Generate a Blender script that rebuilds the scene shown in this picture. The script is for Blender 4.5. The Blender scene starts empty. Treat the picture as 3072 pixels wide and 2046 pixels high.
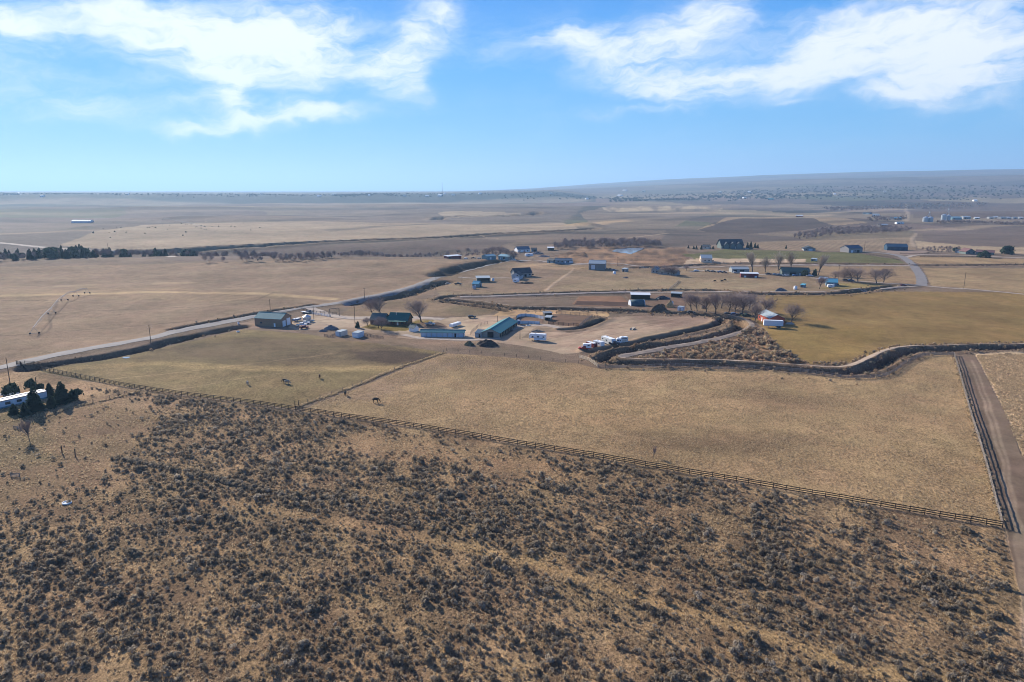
import bpy, bmesh, math, random
import numpy as np
from mathutils import Vector, Matrix
random.seed(7); RNG = np.random.default_rng(7)
PI = math.pi
sc = bpy.context.scene
C = sc.collection
# ------------------------------------------------------------------ camera, world, sun, exposure
F, CX, CY, H, HOR = 2048.0, 1536.0, 1023.0, 74.0, 570.0      # focal length in photo pixels, centre, flying height, eye level row
PITCH = math.atan((CY - HOR) / F)
cam = bpy.data.cameras.new('camera'); camo = bpy.data.objects.new('camera', cam); C.objects.link(camo)
cam.sensor_width = 36.0; cam.lens = 36.0 * F / 3072.0; cam.clip_start = 0.5; cam.clip_end = 120000
camo.location = (0, 0, H); camo.rotation_euler = (PI / 2 - PITCH, 0, 0); sc.camera = camo
sc.render.resolution_x, sc.render.resolution_y = 1024, 682
SUN_EL, SHADOW_AZ = math.radians(24.5), math.radians(-50)    # shadows fall towards +x, -y
vs = sc.view_settings; vs.view_transform = 'Standard'; vs.look = 'None'; vs.gamma = 1.0; vs.exposure = 0.88
vs.use_curve_mapping = False
sc.cycles.max_bounces = 6; sc.cycles.filter_width = 1.0; sc.cycles.use_denoising = True; sc.cycles.denoiser = 'OPENIMAGEDENOISE'; sc.cycles.denoising_input_passes = 'RGB_ALBEDO_NORMAL'; sc.cycles.denoising_prefilter = 'ACCURATE'; sc.cycles.volume_bounces = 0; sc.cycles.caustics_reflective = False
sun = bpy.data.lights.new('sun', 'SUN'); sun.energy = 5.0; sun.angle = math.radians(0.55); sun.color = (1.0, 0.925, 0.81)
suno = bpy.data.objects.new('sun', sun); C.objects.link(suno)
sdir = Vector((math.cos(SHADOW_AZ) * math.cos(SUN_EL), math.sin(SHADOW_AZ) * math.cos(SUN_EL), -math.sin(SUN_EL)))
suno.rotation_euler = sdir.to_track_quat('-Z', 'Y').to_euler(); suno.location = (0, 0, 400)

def ray(u, v):
    x, y = (u - CX) / F, -(v - CY) / F
    return np.array([x, math.cos(PITCH) + y * math.sin(PITCH), -math.sin(PITCH) + y * math.cos(PITCH)])
def azel(u, v):
    d = ray(u, v); return math.atan2(d[0], d[1]), d[2] / math.hypot(d[0], d[1])

world = bpy.data.worlds.new('World'); sc.world = world; world.use_nodes = True
world.cycles.sampling_method = 'MANUAL'; world.cycles.sample_map_resolution = 256
nt = world.node_tree; nt.nodes.clear()
def N(t, **k):
    n = nt.nodes.new(t)
    for a, b in k.items(): setattr(n, a, b)
    return n
def M(op, a, b=None, c=None, clamp=False):
    n = N('ShaderNodeMath', operation=op, use_clamp=clamp)
    for i, q in enumerate((a, b, c)):
        if q is None: continue
        if isinstance(q, (int, float)): n.inputs[i].default_value = q
        else: nt.links.new(q, n.inputs[i])
    return n.outputs[0]
def noise(vec, scale, detail, rough=0.55, dim='3D', out=0):
    n = N('ShaderNodeTexNoise', noise_dimensions=dim)
    nt.links.new(vec, n.inputs['Vector']); n.inputs['Scale'].default_value = scale
    n.inputs['Detail'].default_value = detail; n.inputs['Roughness'].default_value = rough
    return n.outputs[out]
def comb(a, b, c=0.0):
    n = N('ShaderNodeCombineXYZ')
    for i, q in enumerate((a, b, c)):
        if isinstance(q, (int, float)): n.inputs[i].default_value = q
        else: nt.links.new(q, n.inputs[i])
    return n.outputs[0]
def sstep_n(x, lo, hi):
    n = N('ShaderNodeMapRange', interpolation_type='SMOOTHSTEP')
    nt.links.new(x, n.inputs[0]); n.inputs[1].default_value = lo; n.inputs[2].default_value = hi
    return n.outputs[0]
sky = N('ShaderNodeTexSky'); sky.sky_type = 'NISHITA'; sky.sun_disc = False
sky.sun_elevation = SUN_EL; sky.sun_rotation = math.radians(-40); sky.altitude = 0.0
sky.air_density = 1.0; sky.dust_density = 0.25; sky.ozone_density = 3.0
tc = N('ShaderNodeTexCoord'); sep = N('ShaderNodeSeparateXYZ'); nt.links.new(tc.outputs['Generated'], sep.inputs[0])
X, Y, Zc = sep.outputs
AZ = M('ARCTAN2', X, Y)
EL = M('DIVIDE', Zc, M('MAXIMUM', M('SQRT', M('ADD', M('MULTIPLY', X, X), M('MULTIPLY', Y, Y))), 0.02))
def vm(op, a, b=None, c=None, out=0):
    n = N('ShaderNodeVectorMath', operation=op)
    for i, q in enumerate((a, b, c)):
        if q is None: continue
        if isinstance(q, tuple): n.inputs[i].default_value = q
        else: nt.links.new(q, n.inputs[i])
    return n.outputs[out]
AE = comb(AZ, EL, 0.0)
warp1 = noise(vm('MULTIPLY', AE, (1.0, 1.9, 0)), 6.5, 2, 0.6, dim='2D', out=1)
warp2 = noise(vm('MULTIPLY_ADD', AE, (1.0, 1.5, 0), (8.7, 3, 0)), 24.0, 2, 0.6, dim='2D', out=1)
AEW = vm('ADD', vm('ADD', AE, vm('MULTIPLY', vm('SUBTRACT', warp1, (.5, .5, .5)), (0.075, 0.035, 0))), vm('MULTIPLY', vm('SUBTRACT', warp2, (.5, .5, .5)), (0.035, 0.022, 0)))
# cloud banks: where they stand in the sky (photo column, row, half width, half height, thickness)
BANKS = [(20, 70, 170, 85, .85), (380, 35, 200, 50, .55), (500, 110, 220, 75, .62), (730, 150, 230, 105, 1.15), (690, 275, 62, 85, .85), (930, 130, 160, 120, .85),
         (770, 362, 150, 24, .95), (960, 336, 150, 26, 1.05), (600, 388, 110, 18, .75), (230, 290, 330, 60, .5),
         (1170, 190, 95, 75, .95), (1250, 105, 70, 70, .75), (1350, 45, 75, 60, .7), (1240, 270, 60, 60, .45), (1480, 130, 110, 60, .28),
         (1690, 115, 130, 55, .7), (1930, 170, 200, 95, 1.0), (2130, 55, 130, 60, .75), (2080, 265, 200, 50, .85), (2330, 235, 200, 48, .85),
         (2480, 130, 200, 80, .75), (2830, 80, 330, 100, 1.15), (2930, 215, 220, 70, 1.05), (2720, 285, 90, 50, .7), (1900, 338, 190, 16, .45), (2420, 302, 60, 14, .35)]
S = None
for u, v, ru, rv, wt in BANKS:
    a0, e0 = azel(u, v); sa, se = F / (ru * .86), F / (rv * .9)
    p = vm('MULTIPLY_ADD', AEW, (sa, se, 0), (-a0 * sa, -e0 * se, 0))
    g = M('POWER', 0.33, vm('DOT_PRODUCT', p, p, out=1))
    S = M('MULTIPLY', g, wt) if S is None else M('MULTIPLY_ADD', g, wt, S)
# unseen rest of the sky: broken cloud, thinned to cut the fill light
den = M('ADD', M('ABSOLUTE', Zc), 0.12)
over = comb(M('DIVIDE', X, den), M('DIVIDE', Y, den), 0.0)
rest = M('MULTIPLY', sstep_n(noise(over, 0.55, 3, 0.55, dim='2D'), 0.54, 0.76), M('MAXIMUM', sstep_n(EL, 0.27, 0.38), M('MULTIPLY', sstep_n(M('ABSOLUTE', AZ), 0.8, 0.95), sstep_n(EL, 0.08, 0.2))))
S = M('MULTIPLY_ADD', rest, 0.95, S)
fib = noise(vm('ADD', vm('MULTIPLY', AEW, (1.0, 3.4, 0)), comb(M('MULTIPLY', EL, -0.8), 0.0, 0.0)), 8.5, 6, 0.64, dim='2D')
D = M('ADD', M('MULTIPLY', S, 0.62), M('MULTIPLY', M('MULTIPLY', M('ADD', S, 0.16), M('SUBTRACT', fib, 0.42)), 2.2))
alpha = M('MULTIPLY', sstep_n(D, -0.04, 1.10), 0.97)
ramp = N('ShaderNodeValToRGB'); ce = ramp.color_ramp.elements; ce[0].position = 0.0; ce[0].color = (.165, .32, .47, 1); ce[1].position = 1.0; ce[1].color = (.015, .06, .24, 1)
for pos, c_ in ((.07, (.095, .285, .49, 1)), (.16, (.050, .235, .51, 1)), (.26, (.026, .17, .48, 1)), (.5, (.024, .10, .34, 1))):
    q = ce.new(pos); q.color = c_
nt.links.new(M('MAXIMUM', EL, 0.0), ramp.inputs[0])
dim = vm('MULTIPLY', sky.outputs[0], (0.05, 0.06, 0.075))
mixc = N('ShaderNodeMix', data_type='RGBA'); mixc.inputs[0].default_value = 0.95
nt.links.new(dim, mixc.inputs['A']); nt.links.new(ramp.outputs[0], mixc.inputs['B'])
bg = N('ShaderNodeBackground'); nt.links.new(mixc.outputs['Result'], bg.inputs[0]); bg.inputs[1].default_value = 1.0
cb = N('ShaderNodeBackground'); cb.inputs[0].default_value = (0.93, 0.965, 1.0, 1); cb.inputs[1].default_value = 0.60
mx = N('ShaderNodeMixShader'); nt.links.new(alpha, mx.inputs[0]); nt.links.new(bg.outputs[0], mx.inputs[1]); nt.links.new(cb.outputs[0], mx.inputs[2])
wo = N('ShaderNodeOutputWorld'); nt.links.new(mx.outputs[0], wo.inputs[0])

# ------------------------------------------------------------------ materials
def lin(c):
    return tuple((q / 255 / 12.92 if q / 255 <= .04045 else ((q / 255 + .055) / 1.055) ** 2.4) for q in c)
KA = 0.80
def col(c, k=KA): return tuple(q * k for q in lin(c))
MATS = {}
def mat(name, rgb, rough=0.8, metal=0.0, var=0.12, scale=3.0, rand=0.0, spec=0.2, bump=0.0, stripes=0.0):
    if name in MATS: return MATS[name]
    m = bpy.data.materials.new(name); m.use_nodes = True; MATS[name] = m
    t = m.node_tree; b = t.nodes['Principled BSDF']
    b.inputs['Roughness'].default_value = rough; b.inputs['Metallic'].default_value = metal; b.inputs['Specular IOR Level'].default_value = spec
    tcn = t.nodes.new('ShaderNodeTexCoord'); nz = t.nodes.new('ShaderNodeTexNoise'); nz.inputs['Scale'].default_value = scale; nz.inputs['Detail'].default_value = 4
    t.links.new(tcn.outputs['Object'], nz.inputs['Vector'])
    mr = t.nodes.new('ShaderNodeMapRange'); mr.inputs[1].default_value = 0.3; mr.inputs[2].default_value = 0.7
    mr.inputs[3].default_value = 1 - var; mr.inputs[4].default_value = 1 + var; t.links.new(nz.outputs[0], mr.inputs[0])
    val = mr.outputs[0]
    if rand:
        oi = t.nodes.new('ShaderNodeObjectInfo'); r2 = t.nodes.new('ShaderNodeMapRange'); r2.inputs[3].default_value = 1 - rand; r2.inputs[4].default_value = 1 + rand
        t.links.new(oi.outputs['Random'], r2.inputs[0]); mm = t.nodes.new('ShaderNodeMath'); mm.operation = 'MULTIPLY'
        t.links.new(val, mm.inputs[0]); t.links.new(r2.outputs[0], mm.inputs[1]); val = mm.outputs[0]
    if stripes:
        wv = t.nodes.new('ShaderNodeTexWave'); wv.bands_direction = 'X'; wv.inputs['Scale'].default_value = stripes; wv.inputs['Distortion'].default_value = 0
        t.links.new(tcn.outputs['Object'], wv.inputs['Vector'])
        bp = t.nodes.new('ShaderNodeBump'); bp.inputs['Strength'].default_value = 0.35; bp.inputs['Distance'].default_value = 0.05
        t.links.new(wv.outputs['Fac'], bp.inputs['Height']); t.links.new(bp.outputs[0], b.inputs['Normal'])
    mc = t.nodes.new('ShaderNodeVectorMath'); mc.operation = 'SCALE'; mc.inputs[0].default_value = rgb
    t.links.new(val, mc.inputs['Scale']); t.links.new(mc.outputs[0], b.inputs['Base Color'])
    return m
def leafmat(name, rgb, var=.3, scale=3.0, rand=.25, through=.5):
    m = mat(name, rgb, .95, var=var, scale=scale, rand=rand, spec=.05); t = m.node_tree; b = t.nodes['Principled BSDF']; src = b.inputs['Base Color'].links[0].from_socket
    df, tl, mx_, o = t.nodes.new('ShaderNodeBsdfDiffuse'), t.nodes.new('ShaderNodeBsdfTranslucent'), t.nodes.new('ShaderNodeMixShader'), [n for n in t.nodes if n.type == 'OUTPUT_MATERIAL'][0]
    t.links.new(src, df.inputs[0]); t.links.new(src, tl.inputs[0]); mx_.inputs[0].default_value = through
    t.links.new(df.outputs[0], mx_.inputs[1]); t.links.new(tl.outputs[0], mx_.inputs[2]); t.links.new(mx_.outputs[0], o.inputs[0]); t.nodes.remove(b); return m
WHITE = mat('white_paint', (.78, .78, .77), .5, var=.06)
OFFWHITE = mat('off_white_metal', (.62, .64, .66), .5, var=.08)
GREYMET = mat('grey_metal', (.34, .36, .38), .5, .3, var=.1)
TEALROOF = mat('teal_metal_roof', (.035, .17, .19), .75, var=.1, stripes=1.2)
GREENROOF = mat('green_metal_roof', (.012, .11, .095), .75, var=.12, stripes=1.2)
GREYROOF = mat('grey_metal_roof', (.30, .35, .38), .75, .1, var=.1, stripes=1.2)
DARKROOF = mat('dark_shingle_roof', (.045, .055, .065), .8, var=.2)
BLUEROOF = mat('dark_blue_metal_roof', (.02, .065, .12), .75, var=.1, stripes=1.0)
CYANROOF = mat('cyan_metal_roof', (.10, .33, .42), .75, var=.1)
REDROOF = mat('dull_red_roof', (.16, .085, .08), .8, var=.2)
TANWALL = mat('tan_wall', (.31, .195, .12), .7, var=.1)
CREAM = mat('cream_wall', (.62, .50, .38), .7, var=.08)
GREYWALL = mat('grey_wall', (.27, .28, .28), .7, var=.1)
LOGWALL = mat('brown_log_wall', (.13, .075, .045), .8, var=.25, scale=5)
REDWALL = mat('barn_red_wall', (.34, .075, .045), .7, var=.15)
MAROON = mat('maroon_wall', (.17, .03, .035), .6, var=.12)
TEALWALL = mat('teal_wall', (.16, .27, .29), .6, var=.12)
GREENWALL = mat('sage_green_wall', (.13, .16, .15), .7, var=.1)
BLUEWALL = mat('slate_blue_wall', (.13, .20, .26), .7, var=.1)
WOOD = mat('weathered_wood', (.16, .125, .095), .9, var=.3, scale=4, rand=.2)
DARKWOOD = mat('dark_fence_wood', (.052, .037, .029), .9, var=.35, scale=3, rand=.3)
GREYWOOD = mat('grey_fence_wood', (.24, .20, .165), .9, var=.3, scale=3, rand=.25)
PALEWOOD = mat('pale_wood', (.52, .42, .30), .85, var=.2, rand=.12)
BLACK = mat('black_rubber', (.018, .018, .02), .85, var=.1)
DARK = mat('dark_interior', (.02, .02, .022), .9, var=.1)
GLASS = mat('window_glass', (.03, .045, .06), .08, spec=.6, var=.1)
STEEL = mat('galvanised_steel', (.42, .45, .47), .38, .55, var=.12)
RED = mat('red_paint', (.42, .045, .03), .45, var=.08)
DKRED = mat('dark_red_paint', (.16, .025, .025), .5, var=.1)
BLUE = mat('blue_paint', (.05, .12, .26), .4, var=.08)
SILVER = mat('silver_paint', (.38, .39, .40), .35, .3, var=.06)
CHAR = mat('charcoal_paint', (.035, .037, .042), .4, var=.08)
GREENP = mat('green_paint', (.025, .06, .04), .5, var=.1)
TANP = mat('tan_paint', (.35, .30, .24), .5, var=.08)
BARK = mat('grey_bark', (.115, .092, .08), .9, var=.25, scale=6)
TWIG = leafmat('bare_twigs', (.38, .30, .265), .15, 3, .18, .3)
PALETWIG = leafmat('pale_twigs', (.55, .47, .37), .15, 3, .12, .3)
NEEDLE = leafmat('conifer_needles', (.045, .066, .044), .35, 2, .2, .35)
SAGE = leafmat('sagebrush_leaves', (.285, .232, .166), .35, 3, .28)
SAGE2 = leafmat('grey_sagebrush_leaves', (.35, .295, .225), .3, 3, .28)
DRYBRUSH = leafmat('dry_brush', (.42, .29, .185), .3, 2.5, .3)
STRAW = leafmat('straw_blades', (.52, .40, .25), .2, 3, .22)
STRAW2 = leafmat('brown_straw_blades', (.36, .27, .175), .2, 3, .28)
DIRTM = mat('heaped_dirt', (.25, .185, .135), .95, var=.3, scale=1.2)
MANURE = mat('dark_heap', (.055, .042, .034), .95, var=.4, scale=1.5)
HAY = mat('hay', (.42, .30, .14), .95, var=.25, scale=2)
HBLACK = mat('black_coat', (.016, .014, .014), .6, var=.2)
HBAY = mat('bay_coat', (.085, .035, .02), .6, var=.2)
HGREY = mat('pale_coat', (.33, .27, .22), .7, var=.2)

# ------------------------------------------------------------------ terrain function
TAB = RNG.random((512, 512)).astype(np.float32)
def vnoise(x, y, s=0):
    xi, yi = np.floor(x), np.floor(y); fx, fy = x - xi, y - yi
    fx = fx * fx * (3 - 2 * fx); fy = fy * fy * (3 - 2 * fy)
    a, b = (xi.astype(np.int64) + 37 * s) % 512, (yi.astype(np.int64) + 91 * s) % 512
    a1, b1 = (a + 1) % 512, (b + 1) % 512
    return (TAB[a, b] * (1 - fx) + TAB[a1, b] * fx) * (1 - fy) + (TAB[a, b1] * (1 - fx) + TAB[a1, b1] * fx) * fy
def fbm(x, y, s=0, o=4):
    t = 0; w = 0.5
    for i in range(o):
        t = t + w * (vnoise(x, y, s + i) - 0.5); x = x * 2.03; y = y * 2.03; w *= 0.5
    return t                      # about -0.4 .. 0.4
def ss(a, b, x):
    t = np.clip((x - a) / (b - a), 0, 1); return t * t * (3 - 2 * t)
def elev_list(L):
    q = [azel(u, v) for u, v in L]; return np.array([a for a, e in q]), np.array([e for a, e in q])
MIDA, MIDE = elev_list([(-900, 578), (900, 578), (1300, 576), (1600, 571), (1800, 563), (2100, 549), (2400, 537), (2700, 530), (3072, 523), (3900, 520)])
FARA, FARE = elev_list([(-900, 576), (1000, 576), (1400, 574), (1600, 565), (1800, 551), (2000, 540), (2300, 526), (2600, 517), (2900, 510), (3072, 507), (3900, 504)])
def base(x, y):
    r = np.hypot(x, y); az = np.arctan2(x, y)
    z = 1.5 * fbm(x / 90, y / 90, 1) * ss(60, 200, r) + 0.5 * fbm(x / 22, y / 22, 2)
    z = z + 5.0 * fbm(x / 420, y / 420, 3) * ss(600, 1500, r)
    z = z + 34 * fbm(x / 620, y / 430, 25, 4) * ss(980, 1900, r) * (1 - ss(4000, 7000, r))
    mL = 1 - ss(-95, 5, x)
    z = z + mL * 2.2 * fbm(x / 130, y / 70, 27, 3) * ss(330, 480, r) * (1 - ss(900, 1200, r))
    z = z + mL * (5.5 * np.exp(-((y - 685) / 105) ** 2) - 10.5 * np.exp(-((y - 855) / 70) ** 2))
    z = z + mL * 1.6 * np.exp(-((y - 505 - 0.06 * x) / 26) ** 2) * ss(-30, -120, x)
    z = z + (1 - ss(0.0, 0.25, az)) * (5 * np.exp(-((r - 1420) / 190) ** 2) + 9 * np.exp(-((r - 2900) / 420) ** 2))
    # spoil heaps beyond the canal
    m = np.exp(-(((x - 110) / 95) ** 2 + ((y - 765) / 85) ** 2))
    z = z + m * (1.5 + 20 * np.maximum(fbm(x / 24, y / 20, 9, 3), -0.04))
    z = z + 9 * np.exp(-(((x - 160) / 40) ** 2 + ((y - 1480) / 45) ** 2))
    # far country: a bluff on the sunward side, long slopes on the other
    zm = H + 8000 * np.interp(az, MIDA, MIDE); zf = H + 14000 * np.interp(az, FARA, FARE)
    slow = zm * np.clip((r - 3300) / 4700, 0, 1) ** 1.45
    wob = 700 * fbm(x / 900, y / 1400, 12, 4)
    blf = zm * (0.9 * ss(4150, 4950, r + 1.6 * wob) + 0.1 * ss(4800, 8000, r))
    mB = 1 - ss(0.035, 0.13, az + 0.08 * fbm(x / 800, y / 800, 14))
    zz = blf * mB + slow * (1 - mB)
    zz = np.where(r > 8000, zm + (zf - zm) * ss(8600, 14000, r) - 10 * np.exp(-((r - 8900) / 700) ** 2), zz)
    zz = zz + ss(5000, 9000, r) * 22 * fbm(x / 1500, y / 1500, 17) * ss(0.0, 0.3, az) + ss(12000, 14000, r) * 45 * fbm(x / 2500, y / 2500, 19) * ss(0.0, 0.3, az)
    return z + zz
SMP = 40.0 * np.power(1.012, np.arange(620))
def hit(u, v, fn):
    d = ray(u, v); hh = math.hypot(d[0], d[1]); x, y = SMP * d[0] / hh, SMP * d[1] / hh
    g = H + SMP * d[2] / hh - fn(x, y); k = int(np.argmax(g < 0))
    if g[k] >= 0: k = len(g) - 1
    if k == 0: k = 1
    t = SMP[k - 1] + (SMP[k] - SMP[k - 1]) * g[k - 1] / max(g[k - 1] - g[k], 1e-9)
    return np.array([t * d[0] / hh, t * d[1] / hh])
def PB(u, v): return hit(u, v, base)
def curve(px, step=2.5, smooth=True):
    p = np.array([PB(*q) for q in px])
    if smooth and len(p) > 2:
        q = np.vstack([2 * p[0] - p[1], p, 2 * p[-1] - p[-2]]); out = []
        for i in range(1, len(q) - 2):
            n = max(2, int(np.linalg.norm(q[i + 1] - q[i]) / step)); n = min(n, 60)
            for t in np.linspace(0, 1, n, endpoint=False):
                out.append(0.5 * ((2 * q[i]) + (-q[i - 1] + q[i + 1]) * t + (2 * q[i - 1] - 5 * q[i] + 4 * q[i + 1] - q[i + 2]) * t * t + (-q[i - 1] + 3 * q[i] - 3 * q[i + 1] + q[i + 2]) * t ** 3))
        out.append(q[-2]); p = np.array(out)
    return p
def dist_line(x, y, p, reach):
    """distance of every point to polyline p (inf beyond reach)"""
    d = np.full(x.shape, 1e9); m = (x > p[:, 0].min() - reach) & (x < p[:, 0].max() + reach) & (y > p[:, 1].min() - reach) & (y < p[:, 1].max() + reach)
    xs, ys = x[m], y[m]; best = np.full(xs.shape, 1e9)
    for a, b in zip(p[:-1], p[1:]):
        ab = b - a; L2 = ab @ ab + 1e-9
        mm = (xs > min(a[0], b[0]) - reach) & (xs < max(a[0], b[0]) + reach) & (ys > min(a[1], b[1]) - reach) & (ys < max(a[1], b[1]) + reach)
        if not mm.any(): continue
        t = np.clip(((xs[mm] - a[0]) * ab[0] + (ys[mm] - a[1]) * ab[1]) / L2, 0, 1)
        best[mm] = np.minimum(best[mm], np.hypot(xs[mm] - a[0] - t * ab[0], ys[mm] - a[1] - t * ab[1]))
    d[m] = best; return d
def inside(x, y, p):
    r = np.zeros(x.shape, bool); m = (x > p[:, 0].min()) & (x < p[:, 0].max()) & (y > p[:, 1].min()) & (y < p[:, 1].max())
    xs, ys = x[m], y[m]; c = np.zeros(xs.shape, bool)
    for i in range(len(p)):
        (x1, y1), (x2, y2) = p[i], p[i - 1]
        if y1 == y2: continue
        c ^= ((y1 > ys) != (y2 > ys)) & (xs < (x2 - x1) * (ys - y1) / (y2 - y1) + x1)
    r[m] = c; return r
def pxpoly(L): return np.array([PB(*q) for q in L])

# ---- courses read off the photograph
CANAL = [(3250, 1043), (3072, 1047), (2857, 1051), (2759, 1053), (2700, 1064), (2648, 1090), (2597, 1113), (2530, 1121), (2400, 1113), (2265, 1103), (2146, 1097), (1997, 1095), (1900, 1093),
         (1840, 1090), (1806, 1083), (1822, 1071), (1878, 1058), (1997, 1037), (2116, 1017), (2190, 997), (2218, 981), (2211, 968), (2185, 957), (2140, 950), (2057, 944), (1938, 938), (1820, 934), (1700, 931), (1553, 928), (1485, 921), (1400, 909), (1312, 903)]
CANAL_TRACK = [(3250, 1036), (3072, 1041), (2857, 1044), (2759, 1046), (2677, 1055), (2621, 1077), (2579, 1101), (2497, 1109), (2300, 1097), (2146, 1088), (1967, 1088), (1878, 1085), (1846, 1077), (1890, 1063), (2000, 1046), (2120, 1026), (2200, 1008), (2245, 985), (2235, 965), (2190, 952), (2140, 943), (2057, 938), (1938, 932), (1800, 929), (1621, 925), (1553, 923), (1485, 917), (1400, 906), (1320, 899)]
UPPER = [(1312, 902), (1345, 892), (1400, 889), (1530, 886), (1706, 880), (1870, 876), (2050, 871), (2169, 875), (2271, 884), (2400, 884), (2520, 882), (2600, 872), (2680, 860)]
UPPER_TRACK = [(1380, 895), (1500, 892), (1706, 885), (1860, 881), (2050, 879), (2170, 879), (2350, 878), (2520, 875), (2656, 868), (2750, 861)]
THIRD = [(1900, 806), (2034, 800), (2119, 795), (2238, 791), (2350, 792), (2520, 793), (2707, 795), (2743, 797), (2900, 797), (3072, 795), (3250, 795)]
FOURTH = [(330, 762), (509, 757), (700, 743), (835, 735), (1122, 722), (1300, 716), (1409, 709), (1500, 702), (1683, 694), (1780, 688)]
FIFTH = [(1310, 659), (1330, 652), (1450, 650), (1590, 644), (1615, 638)]
ROAD = [(-200, 1139), (0, 1106), (106, 1081), (255, 1051), (453, 1016), (527, 998), (655, 974), (790, 946), (904, 926), (1023, 911), (1091, 896), (1169, 881), (1237, 863), (1305, 838), (1368, 821), (1419, 808), (1470, 795), (1510, 786), (1580, 782)]
ROAD_DITCH = [(90, 1103), (180, 1090), (300, 1071), (420, 1048), (520, 1022), (620, 1000), (720, 980)]
ROAD_DITCH2 = [(1060, 912), (1110, 903), (1180, 892), (1240, 877), (1300, 855), (1340, 845)]
ROAD_DITCH3 = [(1320, 826), (1375, 806), (1430, 793), (1480, 785), (1500, 782)]
BACK_DITCH = [(520, 990), (640, 966), (760, 944), (860, 928), (940, 916)]
c_canal, c_ctrack, c_upper, c_utrack, c_third, c_fourth, c_road = [curve(q) for q in (CANAL, CANAL_TRACK, UPPER, UPPER_TRACK, THIRD, FOURTH, ROAD)]
INNER = [(1770, 1056), (1850, 1044), (1950, 1021), (2050, 999), (2120, 983), (2162, 969), (2165, 960)]; ARENA_BANK = [(1690, 990), (1740, 984), (1790, 966), (1810, 958)]; TERRACE = [(1330, 908), (1400, 916), (1480, 928), (1520, 936)]
c_rd1, c_rd2, c_rd3, c_bd, c_fifth = [curve(q) for q in (ROAD_DITCH, ROAD_DITCH2, ROAD_DITCH3, BACK_DITCH, FIFTH)]
def clear_of(p, q, gap):
    out = p.copy()
    for i in range(len(p)):
        d = q - p[i]; k = int(np.argmin((d ** 2).sum(1))); l = math.hypot(*d[k])
        if l < gap: out[i] = q[k] - d[k] / max(l, .3) * gap
    for _ in range(4): out[1:-1] = (out[:-2] + 2 * out[1:-1] + out[2:]) / 4
    return out
c_ctrack = clear_of(c_ctrack, c_canal, 6.6); c_utrack = clear_of(c_utrack, c_upper, 7.0)
DITCHES = [(c_canal, 3.0, 2.6, .7), (c_upper, 3.0, 3.0, .7), (c_third, 3.0, 4.0, .8), (c_fourth, 7.0, 9.0, 2.0), (c_rd1, 3.6, 4.6, 0.0), (c_rd2, 3.0, 6.0, .3), (c_rd3, 4.0, 9.0, .5), (c_bd, 1.6, 3.0, .4), (c_fifth, 8, 14, 2.0), (curve(INNER), 1.5, 2.4, .8), (curve(ARENA_BANK), 1.6, 2.4, .5), (curve(TERRACE), 1.0, 2.0, .6)]

# ---- the ground: one sheet out to the horizon, finer where more is seen
thA = np.radians(np.concatenate([np.arange(-80, -42, 1.0), np.arange(-42, 42, 0.1), np.arange(42, 80.1, 1.0)]))
dep = np.concatenate([np.arange(60, 16, -0.11), np.arange(16, 8, -0.034), np.arange(8, 1.35, -0.03)])
rr = H / np.tan(np.radians(dep)); rr = rr[rr < 3000]
rr = np.concatenate([np.array([3.0, 15.0, 30.0]), rr, rr[-1] * np.power(1.018, np.arange(1, 170))]); rr = rr[rr < 62000]
RR, TH = np.meshgrid(rr, thA, indexing='ij')
GX, GY = RR * np.sin(TH), RR * np.cos(TH)
GZ = base(GX, GY)
GZ = GZ + 0.10 * (vnoise(GX / 1.3, GY / 1.3, 5) - .5) * (RR < 500)
DD = []
for p, depth, hw, berm in DITCHES:
    d = dist_line(GX, GY, p, hw * 4)
    jit = 1 + 1.1 * fbm(GX / 12, GY / 12, 21, 3)
    GZ = GZ - depth * np.exp(-(d / (hw * jit)) ** 4) + berm * np.exp(-((d - 1.9 * hw) / (0.8 * hw)) ** 2) * (1 + 1.2 * fbm(GX / 5, GY / 5, 23, 2))
    DD.append(d)
d_road = dist_line(GX, GY, c_road, 14)
GZ = GZ + 0.5 * np.exp(-(d_road / 6.5) ** 4)
for p in (c_ctrack, c_utrack): GZ = GZ + .7 * np.exp(-(dist_line(GX, GY, p, 10) / 3.2) ** 4)
POND = pxpoly([(1838, 751), (1850, 747), (1880, 743.5), (1929, 743), (1925, 747), (1890, 752), (1850, 754)])
POND = POND.mean(0) + (POND - POND.mean(0)) * 1.08; PONDZ = float(np.min(base(POND[:, 0], POND[:, 1]))) - .2
pm_ = inside(GX, GY, POND.mean(0) + (POND - POND.mean(0)) * 1.25); GZ = np.where(pm_, PONDZ - .4, GZ)
nearp = (np.abs(GX - POND[:, 0].mean()) < 60) & (GY > POND[:, 1].mean() - 170) & (GY < POND[:, 1].mean()); GZ = np.where(nearp, np.minimum(GZ, PONDZ + 1.0 + .2 * GZ), GZ)
def Z(x, y):
    x = np.asarray(x, float); y = np.asarray(y, float)
    r = np.clip(np.hypot(x, y), rr[0], rr[-1] * .9999); a = np.clip(np.arctan2(x, y), thA[0], thA[-1] * .9999)
    i = np.clip(np.searchsorted(rr, r) - 1, 0, len(rr) - 2); j = np.clip(np.searchsorted(thA, a) - 1, 0, len(thA) - 2)
    t = (r - rr[i]) / (rr[i + 1] - rr[i]); s = (a - thA[j]) / (thA[j + 1] - thA[j])
    return (GZ[i, j] * (1 - s) + GZ[i, j + 1] * s) * (1 - t) + (GZ[i + 1, j] * (1 - s) + GZ[i + 1, j + 1] * s) * t
def PZ(u, v):
    q = hit(u, v, Z); return Vector((q[0], q[1], float(Z(q[0], q[1]))))
def at(x, y): return Vector((x, y, float(Z(x, y))))

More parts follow.
